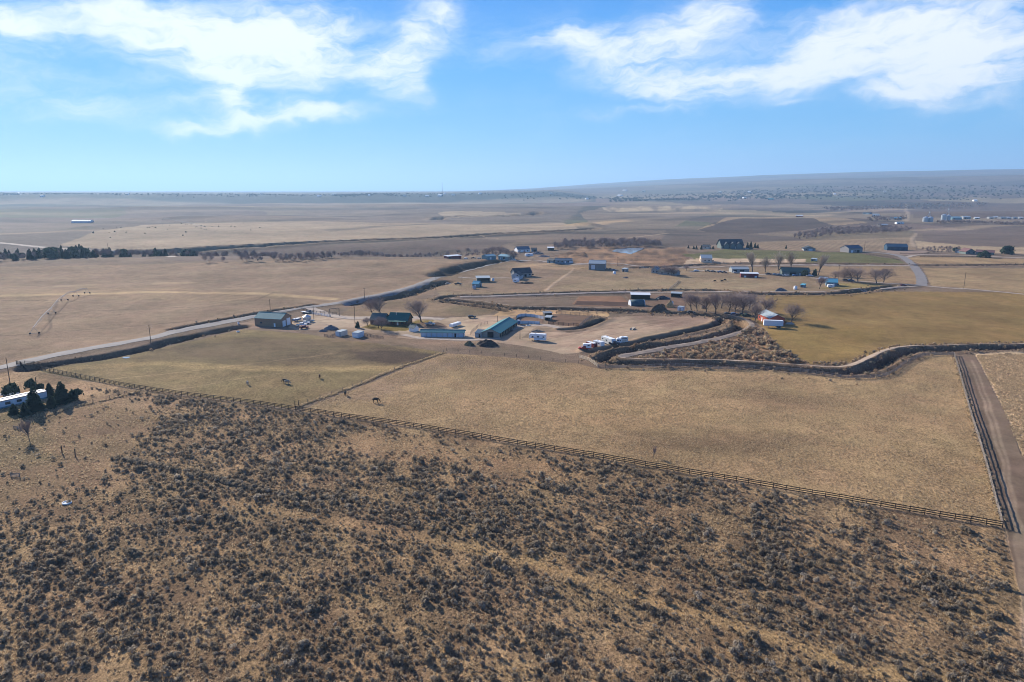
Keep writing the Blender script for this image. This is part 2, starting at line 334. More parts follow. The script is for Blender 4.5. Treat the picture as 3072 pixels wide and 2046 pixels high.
# ---- colours of the fields
COLR = np.zeros(GX.shape + (3,)); ROUGH = np.ones(GX.shape)     # albedo; ROUGH = how grassy the cover is
wx = GX + 0.012 * RR * fbm(GX / (3 + .02 * RR), GY / (3 + .02 * RR), 31, 2); wy = GY + 0.012 * RR * fbm(GX / (3 + .02 * RR), GY / (3 + .02 * RR), 33, 2)
def setc(m, c, w=1.0):
    k = m > .003
    if k.all(): k = slice(None)
    v_ = (m[k] * (w[k] if isinstance(w, np.ndarray) else w))[..., None]; COLR[k] = COLR[k] * (1 - v_) + np.array(col(c)) * v_
setc(np.ones(GX.shape), (132, 112, 92))
# quilt of far fields
ca, sa = math.cos(.35), math.sin(.35)
qa, qb = (GX * ca + GY * sa), (-GX * sa + GY * ca)
cell = (np.floor(qa / 420 + 2 * fbm(qb / 3000, qb / 3000, 3)) * 13 + np.floor(qb / 560) * 57).astype(np.int64)
hv = TAB[cell % 512, (cell * 7) % 512]
pal = np.array([col(c) for c in ((112, 95, 84), (140, 120, 98), (98, 88, 72), (124, 104, 92), (150, 130, 100), (90, 82, 74), (108, 104, 78), (135, 112, 98))])
far = ss(1250, 1700, RR)[..., None]
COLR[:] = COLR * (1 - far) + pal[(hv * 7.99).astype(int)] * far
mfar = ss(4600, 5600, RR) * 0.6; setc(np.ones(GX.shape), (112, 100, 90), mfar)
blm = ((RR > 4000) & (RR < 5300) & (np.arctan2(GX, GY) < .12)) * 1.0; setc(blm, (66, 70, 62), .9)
def field(L, c, w=1.0, ro=None, speck=0.0, soft=0.0):
    p = pxpoly(L)
    if soft:
        m = np.zeros(GX.shape); q = np.random.default_rng(int(abs(p[0, 0]) * 7)); g = soft * 3
        bx = (GX > p[:, 0].min() - g) & (GX < p[:, 0].max() + g) & (GY > p[:, 1].min() - g) & (GY < p[:, 1].max() + g); x_, y_ = GX[bx], GY[bx]
        n1, n2 = fbm(x_ / (soft * 1.5), y_ / (soft * 1.5), 35, 3) * soft * 2.2, fbm(x_ / (soft * 1.5), y_ / (soft * 1.5), 39, 3) * soft * 2.2; mm = np.zeros(x_.shape)
        for k in range(6):
            o = q.normal(0, soft * .45, 2); mm += inside(x_ + o[0] + n1, y_ + o[1] + n2, p) / 6
        m[bx] = mm
    else: m = inside(wx, wy, p) * 1.0
    if speck: m = m * ss(speck - .16, speck + .16, fbm(GX / (2 + .012 * RR), GY / (2 + .012 * RR), 41, 4))
    setc(m, c, w)
    if ro is not None: ROUGH[m > .5] = ro
def strip(L, c, width, w=1.0, ro=None):
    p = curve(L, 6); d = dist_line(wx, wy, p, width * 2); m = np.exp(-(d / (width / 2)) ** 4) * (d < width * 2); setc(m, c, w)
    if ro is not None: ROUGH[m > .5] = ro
# far and middle distance
field([(-300, 660), (130, 668), (620, 655), (1000, 620), (1400, 612), (1760, 618), (1700, 668), (560, 668), (300, 675), (-300, 720)], (138, 118, 102), .75, soft=16)
field([(170, 736), (250, 705), (420, 676), (620, 664), (1690, 668), (1735, 686), (1420, 702), (1100, 716), (820, 730), (520, 752), (300, 752)], (172, 146, 116))
field([(1310, 640), (1340, 634), (1560, 640), (1570, 646), (1340, 655)], (178, 152, 118))
field([(-300, 720), (0, 690), (300, 690), (180, 735), (420, 762), (200, 770), (-300, 750)], (128, 112, 100))
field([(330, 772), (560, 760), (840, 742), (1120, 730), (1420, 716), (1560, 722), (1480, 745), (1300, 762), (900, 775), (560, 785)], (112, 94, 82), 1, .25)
field([(1740, 640), (1850, 612), (2230, 612), (2120, 645), (1980, 690), (1800, 700)], (142, 120, 98), .9)
field([(1800, 622), (2170, 614), (2165, 630), (1830, 636)], (196, 168, 128), .85, speck=-.05)
field([(1700, 690), (1900, 680), (2110, 680), (2060, 720), (1850, 735), (1560, 735)], (128, 110, 92), .8)
field([(2090, 690), (2130, 668), (2230, 654), (2440, 652), (2530, 668), (2420, 690), (2250, 702), (2140, 702)], (96, 80, 70), 1, .2)
field([(2180, 652), (2440, 650), (2600, 668), (2500, 676), (2440, 655), (2230, 655), (2120, 676), (2085, 690)], (178, 148, 112), .7)
field([(2000, 690), (2090, 695), (2300, 706), (2450, 715), (2220, 730), (2010, 742), (1960, 735)], (108, 92, 80), 1, .3)
field([(2250, 728), (2430, 722), (2740, 712), (2745, 752), (2500, 752), (2240, 750)], (152, 127, 98))
field([(2350, 704), (2480, 695), (2735, 690), (2742, 712), (2430, 722)], (138, 118, 92))
field([(2760, 700), (2900, 690), (3300, 672), (3300, 735), (2960, 738), (2790, 735)], (122, 102, 88), 1, .4)
field([(2750, 722), (2920, 738), (3072, 742), (3300, 745), (3300, 770), (2800, 752), (2752, 745)], (186, 158, 122), .85)
field([(2730, 620), (3300, 610), (3300, 650), (2740, 655)], (118, 98, 84), .9)
field([(1540, 720), (1700, 700), (2000, 700), (1960, 745), (1700, 745)], (130, 108, 90), .8)
# the holdings in the middle
field([(1280, 845), (1420, 806), (1510, 787), (1700, 788), (1960, 806), (2740, 796), (2760, 858), (2500, 878), (2000, 870), (1400, 886), (1320, 890)], (150, 127, 97))
field([(1400, 872), (1640, 872), (1720, 802), (1560, 800), (1420, 850)], (143, 119, 95), .8, soft=16)
field([(1780, 842), (2050, 832), (2300, 836), (2420, 850), (2300, 868), (1780, 872), (1650, 872)], (158, 136, 102), .8, soft=16)
field([(1690, 795), (1660, 770), (1740, 742), (2050, 742), (2080, 770), (2040, 800), (1900, 800)], (158, 124, 92))
field([(1690, 795), (1660, 770), (1740, 742), (2050, 742), (2080, 770), (2040, 800), (1900, 800)], (104, 84, 68), .8, speck=.08)
field([(1560, 800), (1580, 790), (1760, 796), (1720, 806)], (196, 160, 118), .8, soft=16)
field([(2050, 762), (2180, 748), (2560, 758), (2690, 778), (2715, 790), (2110, 786)], (112, 108, 66))
field([(2060, 776), (2180, 776), (2420, 777), (2420, 787), (2120, 792), (2040, 797)], (186, 160, 130), 1, .2)
field([(2410, 800), (2700, 800), (2745, 820), (2755, 852), (2560, 836), (2420, 826)], (162, 134, 98), .9)
field([(2500, 850), (2600, 850), (2690, 858), (2600, 866), (2460, 868)], (146, 128, 72), .8)
field([(2700, 772), (2760, 768), (2900, 772), (3300, 782), (3300, 792), (2760, 792)], (172, 142, 100), .9)
field([(2770, 804), (3300, 804), (3300, 890), (3050, 878), (2860, 862), (2790, 858)], (164, 138, 98), .9)
field([(2640, 752), (2700, 750), (2790, 752), (2760, 766), (2690, 764)], (162, 138, 122), .8, .2)
# fields each side of the road
field([(-300, 812), (0, 800), (600, 788), (1300, 776), (1440, 782), (1470, 792), (1300, 836), (1160, 880), (900, 922), (640, 972), (450, 1012), (100, 1078), (-300, 1150)], (150, 125, 98), 1, .8)
field([(-300, 885), (0, 870), (400, 862), (800, 872), (1000, 890), (900, 900), (640, 905), (300, 900), (-300, 915)], (168, 140, 104), .55, soft=16)
strip([(-100, 893), (100, 884), (300, 880), (480, 876), (700, 880), (850, 886), (1000, 896)], (206, 174, 126), 9, .75)
strip([(180, 858), (270, 855)], (190, 162, 124), 10, .6); strip([(480, 850), (560, 848)], (190, 160, 122), 12, .6); strip([(560, 818), (900, 802), (1150, 800)], (160, 138, 108), 14, .4)
for L in ([(-60, 948), (90, 946), (250, 935), (420, 928), (700, 915), (830, 876)], [(-60, 1010), (120, 1000), (350, 982), (560, 965)], [(0, 902), (150, 902), (210, 900)], [(165, 903), (150, 945), (150, 985), (118, 1012)]):
    strip(L, (104, 88, 74), 1.5, .7)
field([(60, 1106), (180, 1092), (420, 1058), (640, 1008), (740, 988), (900, 1000), (1010, 1016), (1330, 1056), (1180, 1110), (890, 1226), (560, 1185), (250, 1140)], (140, 120, 80), 1, 1.1)
field([(430, 1065), (560, 1030), (760, 1010), (1000, 1020), (1330, 1058), (1220, 1092), (900, 1092), (600, 1085)], (112, 95, 70), .85, soft=9)
field([(1040, 1046), (1200, 1044), (1330, 1058), (1230, 1086), (1120, 1080)], (86, 70, 58), .85, soft=9)
strip([(150, 1112), (420, 1092), (700, 1102), (950, 1108), (1180, 1105)], (178, 150, 98), 9, .55)
field([(1330, 1058), (1500, 1070), (1740, 1092), (1800, 1106), (2054, 1104), (2265, 1112), (2530, 1136), (2654, 1131), (2720, 1090), (2775, 1069), (2860, 1066), (3008, 1580), (2600, 1512), (1900, 1392), (1400, 1302), (900, 1232)], (170, 141, 100), 1, 1.2)
field([(1330, 1060), (1740, 1092), (1800, 1106), (1500, 1105), (1330, 1090)], (132, 110, 84), .6, soft=9)
field([(1500, 1180), (1900, 1190), (2200, 1240), (1900, 1300), (1600, 1260)], (184, 150, 104), .5, soft=9); field([(1900, 1310), (2400, 1290), (2500, 1340), (2200, 1380), (2000, 1350)], (120, 98, 74), .6, soft=9)
field([(2200, 1170), (2500, 1200), (2450, 1240), (2250, 1220)], (130, 106, 80), .5, soft=9); field([(2450, 1240), (2900, 1260), (2960, 1460), (2600, 1440)], (186, 154, 108), .4, soft=9)
field([(1330, 1062), (1480, 1074), (1150, 1190), (900, 1230)], (158, 132, 104), .7, soft=9)
# beside the near lane
field([(2878, 1066), (2926, 1066), (2990, 1180), (3072, 1370), (3300, 1800), (3110, 2200), (3080, 1900), (3020, 1600), (2990, 1500)], (126, 106, 88), 1, .3)
field([(2924, 1060), (3300, 1050), (3300, 1780), (3072, 1368), (2988, 1180)], (224, 190, 144), 1, 1.0)
field([(2298, 888), (2500, 884), (2700, 874), (3300, 884), (3300, 1036), (2870, 1040), (2740, 1042), (2640, 1062), (2560, 1088), (2430, 1092), (2340, 1040), (2300, 985), (2240, 950), (2290, 915)], (141, 115, 68), 1, .6)
field([(2300, 985), (2420, 975), (2700, 980), (2600, 1060), (2430, 1090), (2340, 1040)], (146, 120, 64), .6, soft=9)
# the ranch yard
field([(868, 990), (880, 955), (930, 938), (1000, 946), (1100, 950), (1240, 957), (1400, 952), (1500, 950), (1520, 965), (1440, 1000), (1420, 1020), (1300, 1018), (1160, 1004), (1010, 990)], (180, 157, 131), 1, .15)
field([(700, 975), (765, 960), (880, 985), (905, 1000), (780, 985), (700, 985)], (150, 124, 104), .8, .3)
field([(1082, 984), (1108, 972), (1230, 972), (1260, 958), (1300, 960), (1292, 972), (1240, 982), (1222, 992), (1180, 994), (1110, 990)], (138, 118, 52), 1, .5)
field([(1235, 975), (1270, 966), (1370, 970), (1385, 982), (1270, 984)], (122, 98, 80), .9, .3)
field([(960, 998), (1060, 984), (1200, 1002), (1420, 1014), (1440, 1030), (1300, 1044), (1100, 1024), (1000, 1016)], (154, 126, 100), .7, soft=6)
field([(1430, 1012), (1500, 1012), (1560, 978), (1700, 973), (1760, 976), (1790, 955), (1900, 948), (2120, 952), (2165, 966), (2130, 984), (1960, 1016), (1850, 1046), (1760, 1062), (1690, 1062), (1600, 1044), (1500, 1028), (1440, 1022)], (168, 145, 119), 1, .25)
field([(1690, 980), (1900, 960), (2000, 980), (1900, 1010), (1760, 1030), (1640, 1030), (1640, 1004)], (184, 156, 128), .6, soft=6)
field([(1900, 945), (2120, 952), (2165, 966), (2120, 984), (1990, 990), (1950, 970)], (146, 118, 100), .6, soft=6)
field([(1300, 960), (1470, 944), (1555, 948), (1530, 962), (1440, 1004), (1400, 1004)], (196, 168, 136), .7, .15)
field([(1475, 948), (1500, 936), (1570, 928), (1830, 936), (1820, 950), (1700, 942), (1560, 946)], (208, 168, 118), .9, .2)
field([(1548, 958), (1570, 950), (1632, 956), (1630, 968), (1550, 967)], (132, 104, 84), 1, .15); field([(1640, 970), (1668, 944), (1772, 950), (1738, 980)], (124, 98, 80), 1, .15)
field([(1660, 992), (1740, 982), (1800, 956), (1830, 960), (1740, 1000)], (116, 100, 84), .8, .3); field([(1560, 1014), (1610, 982), (1720, 988), (1740, 998), (1640, 996), (1600, 1014)], (118, 100, 82), .7, .3)
field([(1720, 912), (1742, 888), (1870, 888), (1890, 908), (1885, 920), (1740, 918)], (146, 108, 80), .9, .2); field([(1725, 914), (1735, 902), (1890, 907), (1888, 920)], (88, 68, 58), 1, .2); field([(1880, 884), (2050, 886), (2060, 930), (1960, 930), (1900, 920)], (118, 92, 74), .8, .2)
field([(2050, 885), (2290, 888), (2330, 940), (2240, 955), (2140, 945), (2060, 936)], (138, 116, 88), .8)
field([(1320, 905), (1400, 912), (1490, 924), (1470, 942), (1380, 948), (1150, 950), (1020, 945), (1060, 915), (1240, 895)], (146, 122, 92), .9); field([(1350, 915), (1480, 926), (1440, 946), (1330, 944)], (126, 112, 82), .6, soft=6)
field([(1890, 1084), (1960, 1062), (2100, 1036), (2210, 1008), (2250, 975), (2290, 985), (2335, 1045), (2430, 1094), (2300, 1094), (2100, 1084)], (158, 124, 90), 1, 1.0)
# sagebrush ground
SAGEZONE = [(-300, 1165), (60, 1108), (250, 1142), (560, 1188), (900, 1236), (1400, 1306), (1900, 1396), (2600, 1516), (3010, 1588), (3060, 1800), (3100, 2300), (-300, 2300)]
field(SAGEZONE, (132, 108, 80), 1, 1.3)
field(SAGEZONE, (172, 141, 100), .85, speck=.05)
field([(-300, 1168), (100, 1115), (420, 1165), (300, 1195), (120, 1230), (-300, 1280)], (182, 148, 108), .9, soft=9); field([(-300, 1215), (160, 1205), (235, 1200), (200, 1215), (110, 1275), (-300, 1300)], (128, 112, 74), .8, soft=9)
field([(-300, 1290), (110, 1272), (250, 1222), (420, 1165), (560, 1190), (430, 1300), (330, 1400), (240, 1470), (0, 1560), (-300, 1600)], (152, 124, 92), .8, soft=9)
field([(-300, 1300), (140, 1290), (200, 1330), (150, 1400), (-300, 1440)], (124, 112, 76), .6, soft=9)
strip([(1380, 1640), (1480, 1665), (1600, 1690), (1820, 1760), (2050, 1830), (2250, 1890), (2500, 1970), (2700, 2040)], (186, 150, 100), 3.2, .7); strip([(620, 1500), (1000, 1560), (1380, 1640)], (176, 142, 98), 3.0, .6)
field([(1000, 1290), (1400, 1325), (1850, 1405), (1700, 1430), (1350, 1400), (960, 1350)], (166, 132, 94), .7, soft=9); field([(1540, 1640), (1700, 1630), (1800, 1700), (1640, 1720)], (180, 146, 98), .7, soft=9); field([(2860, 1600), (3010, 1600), (3060, 1850), (2960, 1800)], (178, 144, 98), .6, soft=9)
strip([(1330, 1058), (1180, 1110), (1040, 1168), (885, 1222)], (196, 166, 122), 2.2, .8)
# wheel marks on the riding ground and in the lane, animal trails, far tracks, hedges and painted relief bands
for k in range(16):
    u0, v0 = random.uniform(1600, 1750), random.uniform(1000, 1055); u1, v1 = random.uniform(1850, 2120), random.uniform(955, 990)
    strip([(u0, v0), (u0 * .6 + u1 * .4, v0 * .5 + v1 * .5 + random.uniform(-6, 14)), (u1, v1)], random.choice(((196, 168, 140), (190, 160, 132), (140, 114, 94))), 1.1, .5)
for k in range(9):
    u0 = random.uniform(940, 1060); strip([(u0, random.uniform(950, 978)), (1200, random.uniform(956, 961)), (1420, random.uniform(955, 975)), (1500, random.uniform(958, 966))], random.choice(((204, 178, 148), (150, 124, 102))), 1.0, .45)
for off in (-14, 2): strip([(2915 + off, 1080), (2962 + off, 1200), (3020 + off, 1400), (3062 + off, 1640), (3085 + off, 1850), (3100 + off, 2100)], (160, 138, 114), 1.0, .7)
strip([(2900, 1080), (2940, 1210), (2990, 1400), (3030, 1600)], (104, 88, 72), 1.4, .6)
for L in ([(900, 1228), (1200, 1190), (1500, 1140), (1740, 1100)], [(1330, 1066), (1600, 1120), (1900, 1160), (2300, 1150)], [(1100, 1200), (1500, 1240), (2000, 1330)], [(300, 1140), (600, 1110), (1000, 1060)], [(500, 1175), (760, 1130), (1100, 1100)], [(2700, 1110), (2800, 1250), (2950, 1450)]):
    strip(L, (190, 160, 118), .8, .45)
for L, c_, w_ in (([(0, 660), (300, 668), (700, 664), (1200, 660)], (92, 84, 76), 70), ([(1000, 690), (1300, 672), (1650, 664)], (100, 88, 78), 50), ([(1750, 700), (1900, 690), (2080, 690)], (86, 76, 68), 40), ([(1560, 735), (1800, 724), (2010, 735)], (84, 74, 66), 26), ([(2240, 727), (2500, 722), (2740, 713)], (186, 160, 124), 6), ([(1760, 660), (2000, 650), (2300, 648)], (92, 82, 74), 80), ([(1850, 640), (2300, 628), (2700, 622)], (88, 79, 70), 130), ([(2480, 640), (2600, 632), (2720, 628)], (184, 156, 122), 110), ([(2740, 690), (2900, 684), (3100, 676)], (182, 154, 120), 40), ([(0, 702), (300, 690), (560, 690), (1000, 684)], (180, 154, 122), 36), ([(1400, 690), (1600, 680), (1750, 676)], (186, 158, 124), 45)):
    strip(L, c_, w_, .6)
for k in range(46):
    t = k / 46; strip([(2260 + 470 * t, 751), (2330 + 420 * t, 728 - 6 * t)], (168, 142, 112) if k % 2 else (134, 112, 90), 2.6, .5)
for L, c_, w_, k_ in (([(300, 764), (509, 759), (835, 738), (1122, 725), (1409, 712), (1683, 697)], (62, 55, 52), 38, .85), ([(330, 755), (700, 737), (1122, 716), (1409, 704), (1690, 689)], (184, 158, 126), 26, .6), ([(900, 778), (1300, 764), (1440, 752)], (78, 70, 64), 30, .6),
                     ([(0, 611), (500, 612), (1000, 613), (1500, 606), (1700, 600)], (178, 154, 126), 320, .65), ([(560, 652), (800, 646), (1000, 650), (1180, 644)], (80, 74, 68), 110, .6), ([(0, 640), (400, 636), (800, 628)], (160, 140, 114), 150, .55), ([(100, 626), (600, 622), (1100, 628), (1600, 622)], (84, 77, 70), 200, .6),
                     ([(1700, 700), (1900, 700), (2080, 706)], (74, 66, 60), 40, .7), ([(2000, 660), (2250, 645), (2600, 640)], (82, 72, 64), 90, .6), ([(1820, 640), (2200, 640), (2460, 646)], (190, 162, 126), 80, .6), ([(1730, 672), (1800, 668), (1850, 664)], (200, 162, 116), 60, .8), ([(2470, 668), (2600, 662), (2720, 668)], (78, 70, 62), 60, .55),
                     ([(2040, 1003), (2090, 992), (2130, 982)], (206, 168, 120), 2.2, .8), ([(1400, 900), (1600, 898), (1720, 892)], (92, 78, 66), 2.6, .6), ([(1420, 914), (1600, 917), (1760, 914)], (108, 90, 74), 2.4, .6), ([(1900, 1076), (2050, 1060), (2200, 1030)], (196, 156, 108), 4, .5), ([(2000, 1086), (2200, 1082), (2400, 1094)], (200, 166, 124), 2.4, .6)):
    strip(L, c_, w_, k_)  # wide dark bands put embankment and contour relief into the ground colour
# bare tracks and ditches
for L, wd in (([(1330, 1012), (1280, 1018), (1200, 1012)], 4), ([(1640, 872), (1720, 806)], 3), ([(1360, 700), (1500, 716)], 3), ([(2721, 612), (2720, 640), (2718, 662)], 14), ([(2740, 700), (2742, 740)], 6), ([(1650, 735), (1760, 725), (1900, 712), (2000, 700)], 6)):
    strip(L, (178, 152, 124), wd, .8, .2)
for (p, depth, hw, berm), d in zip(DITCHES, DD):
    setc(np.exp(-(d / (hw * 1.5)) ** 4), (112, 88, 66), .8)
    setc(np.exp(-(d / (hw * .85 * (1 + .8 * fbm(GX / 7, GY / 7, 87, 2)))) ** 4), (50, 41, 34), .9)  # dark soil, darkened further so the ditch shadow is in the colour
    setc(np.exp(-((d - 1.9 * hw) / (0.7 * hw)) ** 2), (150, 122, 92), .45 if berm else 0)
# wide variation of the cover
vn = 1 + 0.55 * fbm(GX / 26, GY / 26, 51, 4) * (RR < 900) + 0.5 * fbm(GX / 160, GY / 90, 53, 4) * ss(300, 900, RR)
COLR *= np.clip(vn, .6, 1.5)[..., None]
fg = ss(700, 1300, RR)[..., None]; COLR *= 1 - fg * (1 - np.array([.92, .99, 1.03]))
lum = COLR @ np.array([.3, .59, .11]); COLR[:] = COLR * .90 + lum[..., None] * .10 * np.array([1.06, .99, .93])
nr, nc = GX.shape
co = np.stack([GX, GY, GZ], -1).reshape(-1, 3).astype(np.float32)
ii = np.arange(nr * nc, dtype=np.int32).reshape(nr, nc)
fa = np.stack([ii[:-1, :-1], ii[:-1, 1:], ii[1:, 1:], ii[1:, :-1]], -1).reshape(-1, 4)[:, ::-1]
gm = bpy.data.meshes.new('ground'); gm.vertices.add(len(co)); gm.vertices.foreach_set('co', co.ravel())
gm.loops.add(fa.size); gm.loops.foreach_set('vertex_index', np.ascontiguousarray(fa).ravel()); gm.polygons.add(len(fa)); gm.polygons.foreach_set('loop_start', np.arange(0, fa.size, 4, dtype=np.int32))
try: gm.polygons.foreach_set('loop_total', np.full(len(fa), 4, dtype=np.int32))
except Exception: pass
gm.update(calc_edges=True); gm.validate()
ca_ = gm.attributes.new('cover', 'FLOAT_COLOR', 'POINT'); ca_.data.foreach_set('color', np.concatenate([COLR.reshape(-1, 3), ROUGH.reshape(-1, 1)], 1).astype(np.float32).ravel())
gm.polygons.foreach_set('use_smooth', np.ones(len(fa), bool))
ground = bpy.data.objects.new('ground', gm); C.objects.link(ground); ground['kind'] = 'structure'
def ground_material():
    m = bpy.data.materials.new('ground_cover'); m.use_nodes = True; t = m.node_tree; b = t.nodes['Principled BSDF']
    b.inputs['Roughness'].default_value = 1.0; b.inputs['Specular IOR Level'].default_value = 0.05
    at_ = t.nodes.new('ShaderNodeAttribute'); at_.attribute_name = 'cover'
    tcn = t.nodes.new('ShaderNodeTexCoord')
    def nz(scale, det, vec=None, rough=.6):
        n = t.nodes.new('ShaderNodeTexNoise'); n.inputs['Scale'].default_value = scale; n.inputs['Detail'].default_value = det; n.inputs['Roughness'].default_value = rough
        t.links.new(vec or tcn.outputs['Object'], n.inputs['Vector']); return n.outputs[0]
    def mth(op, a, b_):
        n = t.nodes.new('ShaderNodeMath'); n.operation = op
        for i, q in enumerate((a, b_)):
            if isinstance(q, (int, float)): n.inputs[i].default_value = q
            else: t.links.new(q, n.inputs[i])
        return n.outputs[0]
    mp = t.nodes.new('ShaderNodeMapping'); mp.inputs['Scale'].default_value = (1.6, 1, 1); mp.inputs['Rotation'].default_value = (0, 0, .5); t.links.new(tcn.outputs['Object'], mp.inputs[0])
    clump = nz(1.1, 3, mp.outputs[0], .7); fine = nz(4.5, 2); mid = nz(0.16, 4); big = nz(0.02, 4)
    v = mth('ADD', mth('MULTIPLY', mth('SUBTRACT', clump, .5), 2.1), mth('MULTIPLY', mth('SUBTRACT', fine, .5), 1.3))
    v = mth('MULTIPLY', v, at_.outputs['Alpha'])
    v = mth('ADD', v, mth('ADD', mth('MULTIPLY', mth('SUBTRACT', mid, .5), .7), mth('MULTIPLY', mth('SUBTRACT', big, .5), .8)))
    v = mth('MAXIMUM', mth('ADD', 1.0, v), .35)
    # warmer where paler, as dry grass is
    sc_ = t.nodes.new('ShaderNodeVectorMath'); sc_.operation = 'SCALE'; t.links.new(at_.outputs['Color'], sc_.inputs[0]); t.links.new(v, sc_.inputs['Scale'])
    hue = t.nodes.new('ShaderNodeMix'); hue.data_type = 'RGBA'; hue.blend_type = 'MULTIPLY'; hue.inputs[0].default_value = 1.0
    cr = t.nodes.new('ShaderNodeValToRGB'); cr.color_ramp.elements[0].position = .35; cr.color_ramp.elements[0].color = (1.06, .985, .96, 1); cr.color_ramp.elements[1].position = .65; cr.color_ramp.elements[1].color = (1.0, 1.0, .93, 1)
    t.links.new(nz(0.05, 4), cr.inputs[0]); t.links.new(sc_.outputs[0], hue.inputs['A']); t.links.new(cr.outputs[0], hue.inputs['B'])
    t.links.new(hue.outputs['Result'], b.inputs['Base Color'])
    bp = t.nodes.new('ShaderNodeBump'); bp.inputs['Strength'].default_value = .8; bp.inputs['Distance'].default_value = .35
    t.links.new(mth('MULTIPLY', mth('ADD', clump, mth('MULTIPLY', fine, .5)), at_.outputs['Alpha']), bp.inputs['Height']); t.links.new(bp.outputs[0], b.inputs['Normal'])
    return m
gm.materials.append(ground_material())

# ------------------------------------------------------------------ mesh helpers
class MB:
    def __init__(s): s.v = []; s.f = []
    def add(s, vs_, fs): o = len(s.v); s.v += [tuple(q) for q in vs_]; s.f += [tuple(o + i for i in f) for f in fs]; return s
    def box(s, cx, cy, cz, sx, sy, sz):
        a, b, c = sx / 2, sy / 2, sz / 2
        return s.add([(cx + i * a, cy + j * b, cz + k * c) for i in (-1, 1) for j in (-1, 1) for k in (-1, 1)], [(0, 1, 3, 2), (4, 6, 7, 5), (0, 4, 5, 1), (2, 3, 7, 6), (0, 2, 6, 4), (1, 5, 7, 3)])
    def prism(s, pts, y0, y1, inset=0.0):
        """outline in x,z pulled along y; inset rounds the two ends a little"""
        n = len(pts); cx = sum(p[0] for p in pts) / n; cz = sum(p[1] for p in pts) / n; rings = []
        ys = [y0, y1] if not inset else [y0, y0 + inset, y1 - inset, y1]
        for k, y in enumerate(ys):
            q = inset and k in (0, 3)
            rings.append([((p[0] - cx) * (1 - .35 * inset / max(abs(p[0] - cx), .5)) + cx if q else p[0], y, (p[1] - cz) * (1 - .35 * inset / max(abs(p[1] - cz), .5)) + cz if q else p[1]) for p in pts])
        fs = []
        for k in range(len(rings) - 1):
            fs += [(k * n + i, k * n + (i + 1) % n, (k + 1) * n + (i + 1) % n, (k + 1) * n + i) for i in range(n)]
        fs += [tuple(range(n))[::-1], tuple((len(rings) - 1) * n + i for i in range(n))]
        return s.add([p for r in rings for p in r], fs)
    def prismx(s, pts, x0, x1):
        n = len(pts)
        return s.add([(x0, a, b) for a, b in pts] + [(x1, a, b) for a, b in pts], [(i, i + n, (i + 1) % n + n, (i + 1) % n) for i in range(n)] + [tuple(range(n)), tuple(range(n, 2 * n))[::-1]])
    def tube(s, p, q, r0, r1=None, n=6):
        r1 = r0 if r1 is None else r1; p, q = Vector(p), Vector(q); d = (q - p)
        if d.length < 1e-6: return s
        d.normalize(); a = d.orthogonal().normalized(); b = d.cross(a); o = []
        for c, r in ((p, r0), (q, r1)):
            o += [c + (a * math.cos(2 * PI * i / n) + b * math.sin(2 * PI * i / n)) * r for i in range(n)]
        return s.add(o, [(i, (i + 1) % n, (i + 1) % n + n, i + n) for i in range(n)] + [tuple(range(n))[::-1], tuple(range(n, 2 * n))])
    def lathe(s, prof, n=16, cx=0, cy=0):
        o = []; fs = []
        for r, z in prof: o += [(cx + r * math.cos(2 * PI * i / n), cy + r * math.sin(2 * PI * i / n), z) for i in range(n)]
        for k in range(len(prof) - 1): fs += [(k * n + i, k * n + (i + 1) % n, (k + 1) * n + (i + 1) % n, (k + 1) * n + i) for i in range(n)]
        return s.add(o, fs + [tuple(range(n))[::-1], tuple((len(prof) - 1) * n + i for i in range(n))])
    def wheel(s, x, y, z, r, w, n=12):
        o = []
        for yy in (y - w / 2, y + w / 2): o += [(x + r * math.cos(2 * PI * i / n), yy, z + r * math.sin(2 * PI * i / n)) for i in range(n)]
        return s.add(o, [(i, i + n, (i + 1) % n + n, (i + 1) % n) for i in range(n)] + [tuple(range(n)), tuple(range(n, 2 * n))[::-1]])
    def mesh(s, name, m=None, smooth=False):
        me = bpy.data.meshes.new(name); me.from_pydata(s.v, [], s.f)
        if m: me.materials.append(m)
        if smooth: me.polygons.foreach_set('use_smooth', [True] * len(me.polygons))
        return me
def link(name, me, parent=None, loc=(0, 0, 0), rot=(0, 0, 0), scale=(1, 1, 1)):
    o = bpy.data.objects.new(name, me); C.objects.link(o); o.parent = parent; o.location = loc; o.rotation_euler = rot; o.scale = scale; return o
def part(name, mb, m, parent, smooth=False): return link(name, mb.mesh(name, m, smooth), parent)
def tag(o, label, cat, group=None, kind=None):
    o['label'] = label; o['category'] = cat
    if group: o['group'] = group
    if kind: o['kind'] = kind
    return o
def thing(name, label, cat, loc, rz=0.0, group=None, s=1.0):
    o = link(name, None, None, loc, (0, 0, rz), (s, s, s)); o.empty_display_size = .5; return tag(o, label, cat, group)
def copy_tree(o, parent=None):
    c = o.copy(); C.objects.link(c); c.parent = parent
    for ch in list(o.children): copy_tree(ch, c)
    return c
def struct(name, me, label=None):
    o = link(name, me); o['kind'] = 'structure'
    if label: o['label'] = label
    return o
